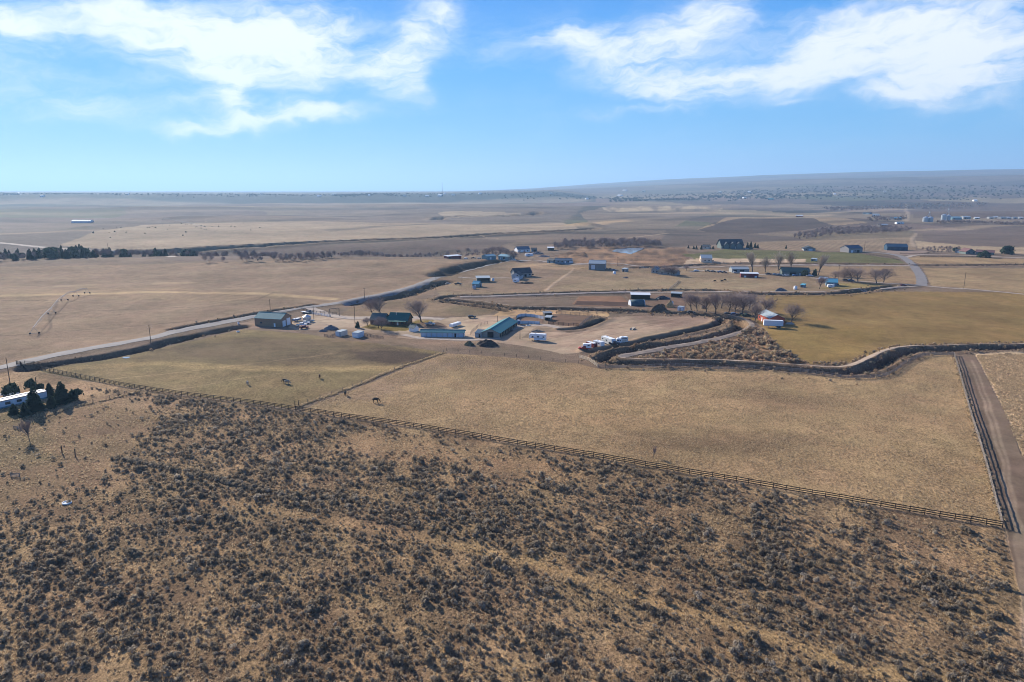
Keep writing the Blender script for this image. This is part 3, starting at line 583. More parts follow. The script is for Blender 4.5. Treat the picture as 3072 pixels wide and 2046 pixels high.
# ------------------------------------------------------------------ roads, tracks and water
def ribbon(name, pts, width, m, lift=0.10, across=4, label=None, crown=0.0):
    n = len(pts); tn = np.gradient(pts, axis=0); tn /= np.linalg.norm(tn, axis=1)[:, None] + 1e-9
    nx, ny = -tn[:, 1], tn[:, 0]; v = []; f = []
    ks = np.linspace(-.5, .5, across + 1)
    for k in ks:
        jw = width * k * (1 + 0.10 * (np.abs(k) > .49) * np.sin(np.arange(n) * .9 + k * 7))
        x, y = pts[:, 0] + nx * jw, pts[:, 1] + ny * jw
        z = Z(x, y) + lift + crown * (1 - (2 * k) ** 2) + np.hypot(x, y) * 1.2e-4
        v.append(np.stack([x, y, z], -1))
    v = np.concatenate(v)
    for k in range(across):
        for i in range(n - 1): f.append((k * n + i, k * n + i + 1, (k + 1) * n + i + 1, (k + 1) * n + i)[::-1])
    me = bpy.data.meshes.new(name); me.from_pydata(v.tolist(), [], f); me.materials.append(m)
    me.polygons.foreach_set('use_smooth', [True] * len(f)); return struct(name, me, label)
ASPHALT = mat('sun_bleached_asphalt', (.20, .178, .165), .9, var=.12, scale=.25)
GRAVEL = mat('pale_gravel', (.34, .27, .215), .95, var=.2, scale=.4)
TRACKM = mat('dirt_track', (.33, .245, .175), .95, var=.25, scale=.35)
WATER = mat('pond_water', (.30, .36, .42), .12, spec=.5, var=.1, scale=.2)
c_road2 = curve([(2580, 755), (2640, 759), (2690, 766), (2716, 777), (2740, 798), (2758, 822), (2765, 842), (2764, 858)])
c_road3 = curve([(2430, 834), (2516, 841), (2605, 846), (2672, 851), (2757, 857), (2842, 864), (2910, 868), (3072, 883), (3250, 898)])
ribbon('road', c_road, 7.8, ASPHALT, .08, label='two lane grey road running past the ranch')
ribbon('road', c_road2, 8.0, ASPHALT, .12, label='curving grey road climbing to the dark barns')
ribbon('road', c_road3, 5.0, GRAVEL, .10, label='pale gravel road between the olive fields')
ribbon('dirt_track', c_ctrack, 3.2, TRACKM, .05, label='dirt track looping along the canal bank')
ribbon('dirt_track', c_utrack, 3.0, GRAVEL, .05, label='pale track along the upper canal')
for L, w, lb in (([(-100, 722), (0, 729), (149, 744), (357, 759), (461, 768), (520, 772)], 9, 'far pale road before the conifer belt'),
                 ([(2714, 773), (2745, 766), (2791, 764), (2880, 766), (2960, 769), (3072, 774), (3250, 780)], 6, 'side road to the red roofed house'),
                 ([(1560, 783), (1640, 786), (1720, 793), (1818, 789), (1900, 797), (1960, 804), (2050, 803), (2200, 798), (2420, 796), (2740, 799)], 4.5, 'gravel road behind the grey metal barn'),
                 ([(930, 925), (960, 936), (1000, 948), (1060, 955), (1110, 952), (1240, 953), (1330, 958)], 7, 'dusty drive into the ranch yard'),
                 ([(1210, 1004), (1260, 1014), (1330, 1018), (1420, 1020), (1500, 1015)], 4, 'dusty track below the long stall block'),
                 ([(1375, 833), (1440, 835), (1520, 834), (1545, 835)], 4, 'pale drive to the dark roofed house'),
                 ([(2070, 815), (2150, 812), (2250, 822), (2350, 826)], 4.5, 'gravel lane past the maroon shed'),
                 ([(1690, 960 + 28), (1640, 976), (1560, 979), (1530, 990)], 5, 'pale dirt lane behind the parked fifth wheel')):
    ribbon('dirt_track', curve(L), w, GRAVEL, .06, label=lb)
pond = POND; pz = PONDZ
me = bpy.data.meshes.new('pond'); me.from_pydata([(a, b, pz) for a, b in pond], [], [tuple(range(len(pond)))]); me.materials.append(WATER); struct('pond', me, 'small farm pond behind the spoil heaps')
pud = pxpoly([(366, 1075), (372, 1072), (388, 1071), (391, 1073), (380, 1076)]); me = bpy.data.meshes.new('puddle'); me.from_pydata([(a, b, float(Z(a, b)) + .15) for a, b in pud], [], [tuple(range(len(pud)))]); me.materials.append(WATER); struct('water', me, 'strip of standing water in the roadside ditch')

# ------------------------------------------------------------------ plants
def clump(nf, rx, rz, sz, seed, up=.35, low=.0, stems=5, lz0=.45, lz1=.8):
    """a bush: small leaf faces spread through a dome, denser towards the outside"""
    r = random.Random(seed); mb = MB()
    lob = [(r.uniform(-.42, .42) * rx, r.uniform(-.42, .42) * rx, r.uniform(lz0, lz1) * rz, r.uniform(.42, .66)) for _ in range(4)]
    for i in range(nf):
        lx, ly, lz, lr = lob[i % 4]; a = r.uniform(0, 2 * PI); el = r.uniform(-.25, 1) * PI / 2; q = r.uniform(.55, 1.0) * lr
        c = Vector((lx + rx * q * math.cos(a) * math.cos(el), ly + rx * q * math.sin(a) * math.cos(el), max(low, lz * .6 + rz * .75 * q * math.sin(el))))
        n = Vector((math.cos(a), math.sin(a), r.uniform(-.2, 1.0))).normalized(); t1 = n.orthogonal().normalized(); t1.rotate(Matrix.Rotation(r.uniform(0, 6.28), 3, n)); t2 = n.cross(t1)
        s1 = sz * r.uniform(.6, 1.4); s2 = s1 * r.uniform(.35, .7)
        mb.add([c - t1 * s1 * .6 - t2 * s2 * .3, c + t2 * s2, c + t1 * s1 + n * s1 * .3, c - t2 * s2], [(0, 1, 2, 3)])
    for k in range(stems):
        a = r.uniform(0, 6.28); mb.tube((0, 0, -.05 * rz), (rx * .45 * math.cos(a), rx * .45 * math.sin(a), rz * .6), .03 * rx, .015 * rx, 3)
    return mb
def tuft(nb, h, w, seed):
    r = random.Random(seed); mb = MB()
    for i in range(nb):
        a = r.uniform(0, 6.28); b = a + 1.57; l = h * r.uniform(.6, 1.1); o = (r.uniform(-w, w), r.uniform(-w, w)); k = w * .28
        mb.add([(o[0] + math.cos(b) * k, o[1] + math.sin(b) * k, -.02), (o[0] - math.cos(b) * k, o[1] - math.sin(b) * k, -.02), (o[0] + math.cos(a) * l * .55, o[1] + math.sin(a) * l * .55, l)], [(0, 1, 2)])
    return mb
def gn_scatter(name, label, cat, x, y, scale, meshes, sink=0.0, zs=1.0):
    """a mass of plants as one object: points that carry copies of a few small meshes"""
    pc = bpy.data.collections.new(name + '_kinds')
    for i, me in enumerate(meshes):
        o = bpy.data.objects.new('%s_kind_%02d' % (name, i), me); pc.objects.link(o)
    me = bpy.data.meshes.new(name); n = len(x); z = Z(x, y) - sink
    me.vertices.add(n); me.vertices.foreach_set('co', np.stack([x, y, z], -1).astype(np.float32).ravel())
    a = me.attributes.new('size', 'FLOAT', 'POINT'); a.data.foreach_set('value', np.asarray(scale, np.float32))
    a = me.attributes.new('turn', 'FLOAT', 'POINT'); a.data.foreach_set('value', (RNG.random(n) * 6.283).astype(np.float32))
    a = me.attributes.new('which', 'INT', 'POINT'); a.data.foreach_set('value', RNG.integers(0, len(meshes), n).astype(np.int32))
    o = link(name, me); tag(o, label, cat, kind='stuff')
    g = bpy.data.node_groups.new(name + '_spread', 'GeometryNodeTree'); g.interface.new_socket('Geometry', in_out='INPUT', socket_type='NodeSocketGeometry'); g.interface.new_socket('Geometry', in_out='OUTPUT', socket_type='NodeSocketGeometry')
    gi, go = g.nodes.new('NodeGroupInput'), g.nodes.new('NodeGroupOutput'); ip = g.nodes.new('GeometryNodeInstanceOnPoints'); ci = g.nodes.new('GeometryNodeCollectionInfo')
    ci.inputs[0].default_value = pc; ci.inputs['Separate Children'].default_value = True; ci.inputs['Reset Children'].default_value = True
    def na(nm, dt):
        q = g.nodes.new('GeometryNodeInputNamedAttribute'); q.data_type = dt; q.inputs[0].default_value = nm; return q.outputs[0]
    cx = g.nodes.new('ShaderNodeCombineXYZ'); g.links.new(na('turn', 'FLOAT'), cx.inputs[2])
    sx = g.nodes.new('ShaderNodeVectorMath'); sx.operation = 'SCALE'; sx.inputs[0].default_value = (1, 1, zs); g.links.new(na('size', 'FLOAT'), sx.inputs['Scale'])
    g.links.new(gi.outputs[0], ip.inputs['Points']); g.links.new(ci.outputs[0], ip.inputs['Instance']); ip.inputs['Pick Instance'].default_value = True
    g.links.new(na('which', 'INT'), ip.inputs['Instance Index']); g.links.new(cx.outputs[0], ip.inputs['Rotation']); g.links.new(sx.outputs[0], ip.inputs['Scale']); g.links.new(ip.outputs[0], go.inputs[0])
    md = o.modifiers.new('spread', 'NODES'); md.node_group = g; return o
def pts_in(L, n, world=False):
    p = np.asarray(L) if world else pxpoly(L); lo, hi = p.min(0), p.max(0); out = []
    while sum(len(q) for q in out) < n:
        c = RNG.random((n * 2, 2)) * (hi - lo) + lo; out.append(c[inside(c[:, 0], c[:, 1], p)])
    return np.concatenate(out)[:n]
def along(p, n, spread):
    seg = np.linalg.norm(np.diff(p, axis=0), axis=1); cs = np.concatenate([[0], np.cumsum(seg)]); t = RNG.random(n) * cs[-1]
    x, y = np.interp(t, cs, p[:, 0]), np.interp(t, cs, p[:, 1]); return np.stack([x, y], -1) + RNG.normal(0, spread, (n, 2))
# sagebrush: how thick it stands
SB = pxpoly(SAGEZONE)
cand = pts_in([(-150, 1180), (250, 1160), (560, 1195), (900, 1243), (1400, 1313), (1900, 1403), (2600, 1523), (3005, 1597), (3040, 1800), (3072, 2046), (3120, 2200), (-150, 2200)], 52000)
dens = np.full(len(cand), .66); JX, JY = RNG.normal(0, 3.5, len(cand)) + 30 * fbm(cand[:, 0] / 25, cand[:, 1] / 25, 81, 3), RNG.normal(0, 3.5, len(cand)) + 30 * fbm(cand[:, 0] / 25, cand[:, 1] / 25, 83, 3)
def thin(L, k):
    m = inside(cand[:, 0] + JX, cand[:, 1] + JY, pxpoly(L)); dens[m] *= k
thin([(-300, 1150), (100, 1115), (420, 1165), (580, 1195), (500, 1260), (430, 1330), (320, 1400), (260, 1440), (0, 1540), (-300, 1560)], .05)
thin([(0, 1420), (330, 1400), (420, 1480), (300, 1560), (0, 1640)], .45)
thin([(1000, 1280), (1400, 1318), (1900, 1410), (1800, 1450), (1380, 1395), (930, 1345)], .10); thin([(1250, 1360), (1500, 1400), (1700, 1440), (1300, 1420)], .6)
thin([(700, 1330), (1000, 1345), (1300, 1400), (1100, 1400), (760, 1370)], .45)
thin([(1540, 1640), (1700, 1630), (1800, 1700), (1640, 1720)], .15); thin([(2840, 1590), (3010, 1595), (3060, 1850), (2940, 1800)], .2); thin([(0, 1980), (700, 2010), (700, 2046), (0, 2046)], .6)
for L in ([(1380, 1640), (1600, 1690), (1820, 1760), (2050, 1830), (2250, 1890), (2500, 1970), (2700, 2040)], [(620, 1500), (1000, 1560), (1380, 1640)]):
    dens *= np.where(dist_line(cand[:, 0], cand[:, 1], curve(L), 8) < 2.2, .15, 1)
clm = fbm(cand[:, 0] / 6, cand[:, 1] / 6, 61, 3) + .35 * fbm(cand[:, 0] / 30, cand[:, 1] / 30, 63, 2)
dens *= np.clip(.60 + 2.3 * clm, 0.03, 1.15)
# rows of taller brush along an old ditch
row = along(curve([(330, 1375), (480, 1400), (620, 1430), (700, 1450), (900, 1500)]), 210, .6)
fen = curve([(50, 1095), (250, 1135), (450, 1172), (700, 1205), (890, 1232), (1100, 1262), (1400, 1308), (1700, 1358), (2000, 1410), (2300, 1462), (2600, 1514), (3007, 1583)])
keep = (RNG.random(len(cand)) < dens) & (dist_line(cand[:, 0], cand[:, 1], fen, 5) > 1.8)
sage = np.concatenate([cand[keep], row]); ssz = np.clip(RNG.lognormal(-.50, .42, len(sage)), .25, 1.7) * np.clip(1 + .9 * fbm(sage[:, 0] / 9, sage[:, 1] / 9, 67, 2), .7, 1.4)
ssz[-len(row):] = .75 + .5 * RNG.random(len(row))
SAGEM = [clump(95 + 12 * (k % 3), .74, .95, .17, 100 + k).mesh('sagebrush', SAGE if k % 5 < 3 else SAGE2) for k in range(8)]
rad = np.hypot(sage[:, 0], sage[:, 1]); azs = np.abs(np.arctan2(sage[:, 0], sage[:, 1])); show = ssz / np.sqrt(rad ** 2 + H * H) * ((azs < .57) & (rad > 97))
order = np.argsort(-show); near, restp = order[:300], order[300:]
for k in near:
    x, y = sage[k]; o = link('sagebrush', SAGEM[k % 8], None, (x, y, float(Z(x, y)) - .05), (0, 0, random.uniform(0, 6.28)), (ssz[k],) * 3)
    tag(o, 'large grey brown sagebrush shrub in the dense brush below the rail fence', 'shrub', 'large sagebrush below the rail fence')
fw = along(fen, 420, .55); sage = np.concatenate([sage, fw]); ssz = np.concatenate([ssz, .22 + .25 * RNG.random(len(fw))]); restp = np.concatenate([restp, np.arange(len(sage) - len(fw), len(sage))])
lowb = cand[(RNG.random(len(cand)) < .34) & (dens > .05)]
gn_scatter('low_brush', 'low brown brush and dead stems between the sagebrush', 'brush', lowb[:, 0], lowb[:, 1], .16 + .26 * RNG.random(len(lowb)), [clump(40, .8, .8, .26, 150 + k, stems=3).mesh('low_brush', (SAGE2, STRAW2, SAGE, DRYBRUSH)[k]) for k in range(4)], .03)
gn_scatter('sagebrush_cover', 'low grey brown sagebrush spread over the dry slope', 'shrubs', sage[restp, 0], sage[restp, 1], ssz[restp], SAGEM, .05)
# dry grass: tufts in the brush and the nearer pasture
TUFTS = [tuft(7 + k % 3, .34, .16, 300 + k).mesh('tuft', STRAW if k % 4 else STRAW2) for k in range(6)]
g1 = pts_in([(-150, 1180), (900, 1243), (1900, 1403), (3005, 1597), (3120, 2200), (-150, 2200)], 70000)
g1 = g1[RNG.random(len(g1)) < np.clip(.45 + 2.4 * fbm(g1[:, 0] / 6, g1[:, 1] / 6, 71, 3), .05, 1)]
gn_scatter('dry_grass', 'dry straw coloured grass between the sagebrush', 'grass', g1[:, 0], g1[:, 1], .6 + .9 * RNG.random(len(g1)), TUFTS)
g2 = pts_in([(1330, 1064), (1500, 1076), (1800, 1110), (2265, 1116), (2530, 1140), (2654, 1135), (2775, 1074), (2855, 1072), (2998, 1570), (2600, 1506), (1900, 1386), (1400, 1296), (905, 1228)], 70000)
g2 = g2[RNG.random(len(g2)) < np.clip(.5 + 2.2 * fbm(g2[:, 0] / 9, g2[:, 1] / 9, 73, 3), .05, 1)]
gn_scatter('pasture_grass', 'short tan grass of the wide fenced pasture', 'grass', g2[:, 0], g2[:, 1], .5 + .8 * RNG.random(len(g2)), TUFTS)
g3 = pts_in([(2930, 1066), (3200, 1060), (3250, 1700), (3072, 1375), (2992, 1185)], 16000)
gn_scatter('straw_grass', 'tall pale straw beside the bare lane', 'grass', g3[:, 0], g3[:, 1], .9 + .9 * RNG.random(len(g3)), TUFTS)
# dead brush beside the canal
BR = [clump(60, .8, 1.0, .24, 400 + k, stems=7).mesh('brush', (DRYBRUSH, SAGE2, STRAW, DRYBRUSH, SAGE, STRAW2)[k]) for k in range(6)]
b1 = pts_in([(1900, 1080), (1960, 1064), (2100, 1040), (2210, 1012), (2255, 985), (2290, 990), (2335, 1045), (2420, 1090), (2250, 1084), (2050, 1076)], 2100)
b1 = b1[RNG.random(len(b1)) < np.clip(.5 + 2 * fbm(b1[:, 0] / 8, b1[:, 1] / 8, 75, 2), .1, 1)]
b2 = np.concatenate([along(c_canal, 2800, 4.4), along(c_upper, 900, 4.5), along(c_rd1, 120, 4), along(c_bd, 170, 3), along(c_rd2, 200, 4), along(curve([(2440, 1092), (2560, 1088), (2640, 1060), (2700, 1042), (2860, 1035), (3072, 1030), (3200, 1030)]), 600, 1.6), along(c_third, 300, 5)])
rmk = dist_line(b2[:, 0], b2[:, 1], c_ctrack, 8) > 2.4; rmk &= dist_line(b2[:, 0], b2[:, 1], c_utrack, 8) > 2.2; rmk &= dist_line(b2[:, 0], b2[:, 1], c_road, 9) > 4.0
b2 = b2[rmk]
gn_scatter('canal_brush', 'dead brown and straw coloured brush along the canal banks', 'brush', np.concatenate([b1[:, 0], b2[:, 0]]), np.concatenate([b1[:, 1], b2[:, 1]]), np.concatenate([np.clip(RNG.lognormal(-.05, .45, len(b1)), .4, 2.4), .35 + .95 * RNG.random(len(b2)) ** 2]), BR, .1)

def bare_tree(seed, shape='round'):
    r = random.Random(seed); trunk, tw = MB(), MB(); up = {'round': .10, 'vase': .22, 'tall': .30}[shape]
    def grow(p, d, l, rad, lev):
        n = 3 if lev < 2 else 2; q = p; pts = [p]
        for i in range(n):
            d = (d + Vector((r.uniform(-.14, .14), r.uniform(-.14, .14), r.uniform(-.04, .12)))).normalized(); q2 = q + d * l / n
            (trunk if lev < 2 else tw).tube(q, q2, rad * (1 - .38 * i / n), rad * (1 - .38 * (i + 1) / n), 6 if lev == 0 else (4 if lev == 1 else 3)); q = q2; pts.append(q)
        if lev >= 4: return
        nb = {0: 9, 1: 6, 2: 5, 3: 5}[lev]
        for k in range(nb):
            t = (.22 + .76 * (k + r.random()) / nb) if lev else (.24 + .74 * (k + r.random()) / nb)
            i = min(int(t * n), n - 1); b0 = pts[i].lerp(pts[i + 1], t * n - i)
            a = k * 2.4 + r.uniform(-.6, .6); sp = {'round': .95, 'vase': .68, 'tall': .42}[shape] * r.uniform(.7, 1.2) * (1.0 if lev else (1.15 - .55 * t))
            o1 = d.orthogonal().normalized(); o2 = d.cross(o1); nd = (d * math.cos(sp) + (o1 * math.cos(a) + o2 * math.sin(a)) * math.sin(sp) + Vector((0, 0, up))).normalized()
            grow(b0, nd, l * (r.uniform(.52, .72) if lev else r.uniform(.62, .85) * (1.12 - .42 * t)), max(rad * (.50 if lev else .48), .0021), lev + 1)
    grow(Vector((0, 0, -.02)), Vector((r.uniform(-.06, .06), r.uniform(-.06, .06), 1)).normalized(), .62, .024, 0)
    top = max(v[2] for v in tw.v); k = 1 / top
    for mbx in (trunk, tw): mbx.v = [(a * k, b * k, c * k) for a, b, c in mbx.v]
    return trunk, tw
TREEM = {}
for shape, ns in (('round', 4), ('vase', 3), ('tall', 2)):
    for k in range(ns):
        t_, w_ = bare_tree(500 + 13 * k + len(shape), shape); TREEM.setdefault(shape, []).append((t_.mesh('trunk', BARK), w_.mesh('crown', TWIG)))
PALETREE = [(t_, w_.copy()) for t_, w_ in TREEM['tall']]
for t_, w_ in PALETREE: w_.materials.clear(); w_.materials.append(PALETWIG)
def px_per_m(p): return F / math.sqrt(p.x ** 2 + p.y ** 2 + (H - p.z) ** 2)
def tree(u, v, vtop, label, shape='round', wide=1.0, group=None, pale=False, k=None):
    p = PZ(u, v); h = (v - vtop) / px_per_m(p) * 1.03; L = PALETREE if pale else TREEM[shape]; t_, w_ = L[(int(u) if k is None else k) % len(L)]
    o = thing('bare_tree', label, 'tree', p, random.uniform(0, 6.28), group, h); o.scale = (h * wide * 1.3, h * wide * 1.3, h)
    link('trunk', t_, o); link('crown', w_, o); return o
def conifer_mesh(seed, slim=.30, rag=1.0):
    r = random.Random(seed); t = MB(); t.tube((0, 0, -.03), (0, 0, .9), .022, .006, 6); c = MB()
    nl = 17
    for i in range(nl):
        z = .07 + .90 * i / (nl - 1); R = slim * (1 - ((z - .05) / .98)) ** .7 * (.9 if i else .8) + .012; nb = max(6, int(17 * R / slim + 4))
        for k in range(nb):
            a = 2 * PI * (k + r.random()) / nb; l = R * r.uniform(.55, 1.25); w = .35 * l + .018; dz = -.22 * l
            o, e = Vector((0, 0, z + r.uniform(-.02, .03))), Vector((math.cos(a) * l, math.sin(a) * l, z + dz + r.uniform(-.02, .02))); s = Vector((-math.sin(a), math.cos(a), 0)) * w; m_ = o.lerp(e, .62)
            c.add([o, m_ + s + Vector((0, 0, .012)), e, m_ - s + Vector((0, 0, .012))], [(0, 1, 2, 3)]); c.add([o.lerp(e, .3) + Vector((0, 0, .04)), m_ + Vector((0, 0, -.055)), e], [(0, 1, 2)])
    c.add([(0, 0, 1.0), (.02, .01, .88), (-.02, .015, .88), (0, -.022, .88)], [(0, 1, 2), (0, 2, 3), (0, 3, 1)])
    return t.mesh('trunk', BARK), c.mesh('crown', NEEDLE)
CONM = [conifer_mesh(700 + k, s) for k, s in enumerate((.36, .42, .32, .48))]
BUSHM = [(MB().tube((0, 0, -.1), (0, 0, .5), .05, .03, 5).mesh('trunk', BARK), clump(300, .70, 1.1, .17, 740 + k, stems=0, lz0=.15, lz1=.75).mesh('crown', NEEDLE)) for k in range(3)]
def conifer(u, v, vtop, label, k=0, group=None, wide=1.0, bush=False):
    p = PZ(u, v); h = (v - vtop) / px_per_m(p) * 1.03; t_, w_ = (BUSHM if bush else CONM)[k % (3 if bush else 4)]
    wide = wide if bush else wide * 1.1
    o = thing('evergreen_shrub' if bush else 'conifer_tree', label, 'shrub' if bush else 'tree', p, random.uniform(0, 6.28), group); o.scale = (h * wide, h * wide, h)
    link('trunk', t_, o); link('crown', w_, o); return o
# trees of the ranch yard
tree(1118, 944, 895, 'large bare tree behind the grey wing of the log house', 'round', 1.05)
tree(1143, 950, 889, 'large bare tree behind the gap in the log house roof', 'vase', 1.15)
tree(1264, 966, 897, 'broad bare tree with dark trunk beyond the log house lawn', 'vase', 1.15, k=1)
tree(1104, 978, 952, 'small bare tree at the sunny end of the log house', 'round', 1.3)
tree(1143, 990, 945, 'bare tree on the lawn in front of the log house porch', 'round', 1.0, k=2); tree(1135, 985, 953, 'low bare tree on the lawn before the log house wall', 'round', 1.2, k=3)
for u, v, t, w, lb in ((2074, 930, 880, 1.0, 'bare tree beside the blue white box trailer'), (2092, 932, 886, 1.0, 'slim bare tree behind the dark parked car'), (2146, 947, 884, .95, 'bare tree standing alone over the canal track bend'), (2120, 938, 886, 1.1, 'bare tree among the brown leaf heaps'),
                     (2186, 938, 878, 1.1, 'tall bare tree over the parked dark cars'), (2205, 940, 882, 1.0, 'bare tree between the two tallest of the grove'), (2227, 943, 874, 1.15, 'forked bare tree at the end of the parked cars'), (2246, 930, 878, 1.2, 'bare tree at the back of the grove by the olive field'), (2264, 967, 912, 1.05, 'bare tree close to the red barn wall'), (2292, 945, 890, 1.25, 'leaning bare tree behind the red barn'), (2165, 925, 880, 1.2, 'bare tree at the back of the grove by the upper canal'),
                     (2375, 967, 911, 1.05, 'lone bare tree beyond the red barn and rock heap')):
    tree(u, v, t, lb, 'round' if u % 2 else 'vase', w)
for u, v, t, sh, lb in ((2016, 828, 794, 'round', 'bare tree in front of the grey cottage'), (1995, 824, 794, 'round', 'bare tree over the roof of the grey cottage'), (1962, 818, 794, 'round', 'bare tree at the end of the grey cottage'), (2060, 812, 795, 'round', 'small bare tree by the gravel lane and parked cars'),
                      (2257, 818, 757, 'tall', 'tall pale bare poplar behind the grey roofed shed'), (2334, 812, 758, 'tall', 'tall pale bare poplar by the long teal house'), (2374, 806, 757, 'tall', 'tall pale bare poplar behind the long teal house'), (2296, 817, 770, 'tall', 'pale bare poplar between the shed and the teal house'), (2455, 825, 768, 'tall', 'pale bare poplar beyond the teal house end'),
                      (2458, 867, 830, 'vase', 'bare tree in front of the cyan roofed house'), (2531, 842, 808, 'round', 'bare tree on the lawn nearest the cyan roofed house'), (2553, 846, 802, 'round', 'second bare tree out from the cyan roofed house'), (2574, 846, 804, 'round', 'third bare tree out from the cyan roofed house'), (2630, 850, 808, 'round', 'brown bare tree by the gravel road junction'), (2650, 848, 806, 'round', 'bare tree just behind the one at the road junction'), (2502, 840, 812, 'round', 'bare tree behind the cyan roof')):
    tree(u, v, t, lb, sh, 1.1 if sh == 'round' else .95, pale=(sh == 'tall'))
for u, v, t in ((1458, 768, 742), (1480, 766, 737), (1500, 766, 734), (1518, 768, 742), (1540, 780, 752), (1400, 760, 742), (1372, 762, 748), (1345, 768, 752), (1425, 764, 745)):
    tree(u, v, t, 'grey bare tree behind the low teal sheds', 'round', 1.2, 'bare trees behind the low teal sheds')
tree(88, 1322, 1266, 'small bare sapling near the mobile home garden wire', 'tall', .8)
tree(1960, 1372, 1335, 'thin bare sapling in the wide tan pasture', 'tall', .6)
# conifers round the mobile home
for u, v, t, k, w, lb in ((106, 1232, 1174, 1, 1.0, 'dark conifer hiding the middle of the mobile home'), (188, 1208, 1154, 3, .95, 'tallest dark conifer past the end of the mobile home'), (156, 1223, 1191, 1, 1.15, 'low dark conifer off the corner of the mobile home'), (151, 1190, 1155, 0, 1.1, 'dark conifer behind the end of the mobile home'),
                        (43, 1242, 1216, 3, 1.1, 'small conifer standing in front of the mobile home windows'), (77, 1247, 1213, 1, 1.0, 'small dark conifer beside the largest one')):
    conifer(u, v, t, lb, k, wide=w)
for u, v, t, w, lb in ((230, 1199, 1170, 1.15, 'round dark evergreen shrub farthest from the mobile home'), (95, 1176, 1145, .95, 'round dark evergreen shrub behind the mobile home roof'), (120, 1172, 1152, .9, 'low dark evergreen shrub beside the garden pole'), (24, 1186, 1151, 1.0, 'spreading evergreen shrub by the white pickup'), (45, 1186, 1160, .9, 'rounded evergreen shrub next to the white pickup'), (1072, 983, 966, .8, 'dark shrub at the foot of the yard pole')):
    conifer(u, v, t, lb, int(u), wide=w, bush=True)
# belt of conifers in the hidden valley
for i in range(74):
    u = random.choice((random.uniform(5, 620), random.uniform(5, 480), random.uniform(100, 340))); hh = random.uniform(5.5, 12.5) * (1.2 if 150 < u < 260 else .9)
    q = PB(u, 782); az_ = math.atan2(q[0], q[1]); r_ = random.uniform(845, 905); p = at(r_ * math.sin(az_), r_ * math.cos(az_))
    t_, w_ = CONM[i % 4] if i % 3 else BUSHM[i % 3]; o = thing('conifer_tree', 'dark conifer in the belt beyond the rolling field', 'tree', p, random.uniform(0, 6), 'conifer belt beyond the rolling field', hh); wd = random.uniform(.75, 1.15); o.scale = (hh * wd, hh * wd, hh)
    link('trunk', t_, o); link('crown', w_, o)
for u, v, t, lb in ((2065, 745, 736, 'lone small conifer at the outer end of the garden row'), (2081, 747, 737, 'second small conifer along the garden row'), (2089, 748, 737, 'third small conifer along the garden row'), (2104, 748, 736, 'small conifer beside the cream outbuilding'), (2129, 745, 735, 'small conifer between the cream outbuilding and big house'), (2139, 747, 738, 'small conifer closest to the big house front corner'),
                    (2242, 746, 728, 'slim conifer beside the silver car at the big house'), (2252, 746, 726, 'tallest slim conifer past the end of the big house'), (2265, 744, 730, 'third slim conifer past the end of the big house'), (2273, 745, 733, 'last slim conifer past the end of the big house'), (2358, 746, 736, 'isolated conifer at the stubble field edge'), (2186, 733, 722, 'small conifer before the big house gables')):
    conifer(u, v, t, lb, u, 'conifers around the big dark roofed house', .9)
for u, v, t, lb, w in ((3018, 762, 738, 'tall round evergreen beside the red roofed house', 1.2), (2940, 772, 757, 'dark evergreen in front of the red roofed house', 1.3), (2957, 773, 756, 'dark evergreen by the porch of the red roofed house', 1.2), (2866, 754, 745, 'dark evergreen by the garage of the red roofed house', 1.2), (2416, 828, 812, 'rounded green shrub at the teal house end', 1.0), (2443, 826, 810, 'dark conical shrub past the teal house', .8)):
    conifer(u, v, t, lb, int(u), wide=w, bush=True)
# thickets and far woods
def thick(L, n, s0, s1): q = pts_in(L, n); return q, s0 + (s1 - s0) * RNG.random(n)
THM = [w_ for t_, w_ in TREEM['round'] + TREEM['vase']]
BELT = np.stack([np.array([math.sin(a_) * r_, math.cos(a_) * r_]) for a_, r_ in zip(RNG.uniform(math.atan2(-541, 723), math.atan2(-250, 723), 150), RNG.uniform(845, 900, 150))])
TQ = [(BELT, 4 + 7 * RNG.random(150)), thick([(1668, 738), (1700, 732), (1960, 728), (1990, 742), (1850, 744), (1660, 748)], 260, 5, 11), thick([(2370, 712), (2480, 690), (2640, 680), (2740, 688), (2700, 700), (2520, 706), (2400, 722)], 420, 5, 10), thick([(1330, 770), (1500, 758), (1600, 765), (1520, 775)], 60, 3, 6), thick([(2810, 668), (3200, 664), (3200, 672), (2820, 674)], 260, 5, 9),
      thick([(600, 788), (900, 776), (1300, 766), (1330, 770), (900, 786)], 160, 4, 9), thick([(2460, 626), (2700, 616), (2960, 612), (2960, 620), (2700, 628), (2500, 634)], 420, 8, 14), thick([(2600, 655), (2720, 650), (2720, 662), (2610, 668)], 120, 5, 9), thick([(2760, 746), (2880, 744), (2880, 758), (2790, 762)], 60, 3, 5)]
gn_scatter('thicket_brush', 'grey bare thickets along the creek and far farms', 'thicket', np.concatenate([q[:, 0] for q, s in TQ]), np.concatenate([q[:, 1] for q, s in TQ]), np.concatenate([s for q, s in TQ]), THM, .2)
FARM_ = [clump(60, .8, .8, .3, 780 + k, stems=0).mesh('grove', leafmat('far_grove', (.085, .085, .07), .3, 2, .3, .4) if 'far_grove' not in MATS else MATS['far_grove']) for k in range(4)]
FQ = [thick([(-300, 588), (1000, 588), (1500, 586), (1500, 579), (-300, 579)], 900, 5, 11), thick([(1500, 600), (3300, 590), (3300, 556), (2400, 560), (1500, 582)], 1300, 5, 11), thick([(2100, 596), (2500, 592), (2500, 586), (2100, 588)], 140, 9, 16), thick([(1000, 592), (1200, 590), (1200, 586), (1000, 587)], 90, 9, 14), thick([(1830, 606), (2100, 602), (2100, 596), (1830, 598)], 160, 8, 13)]
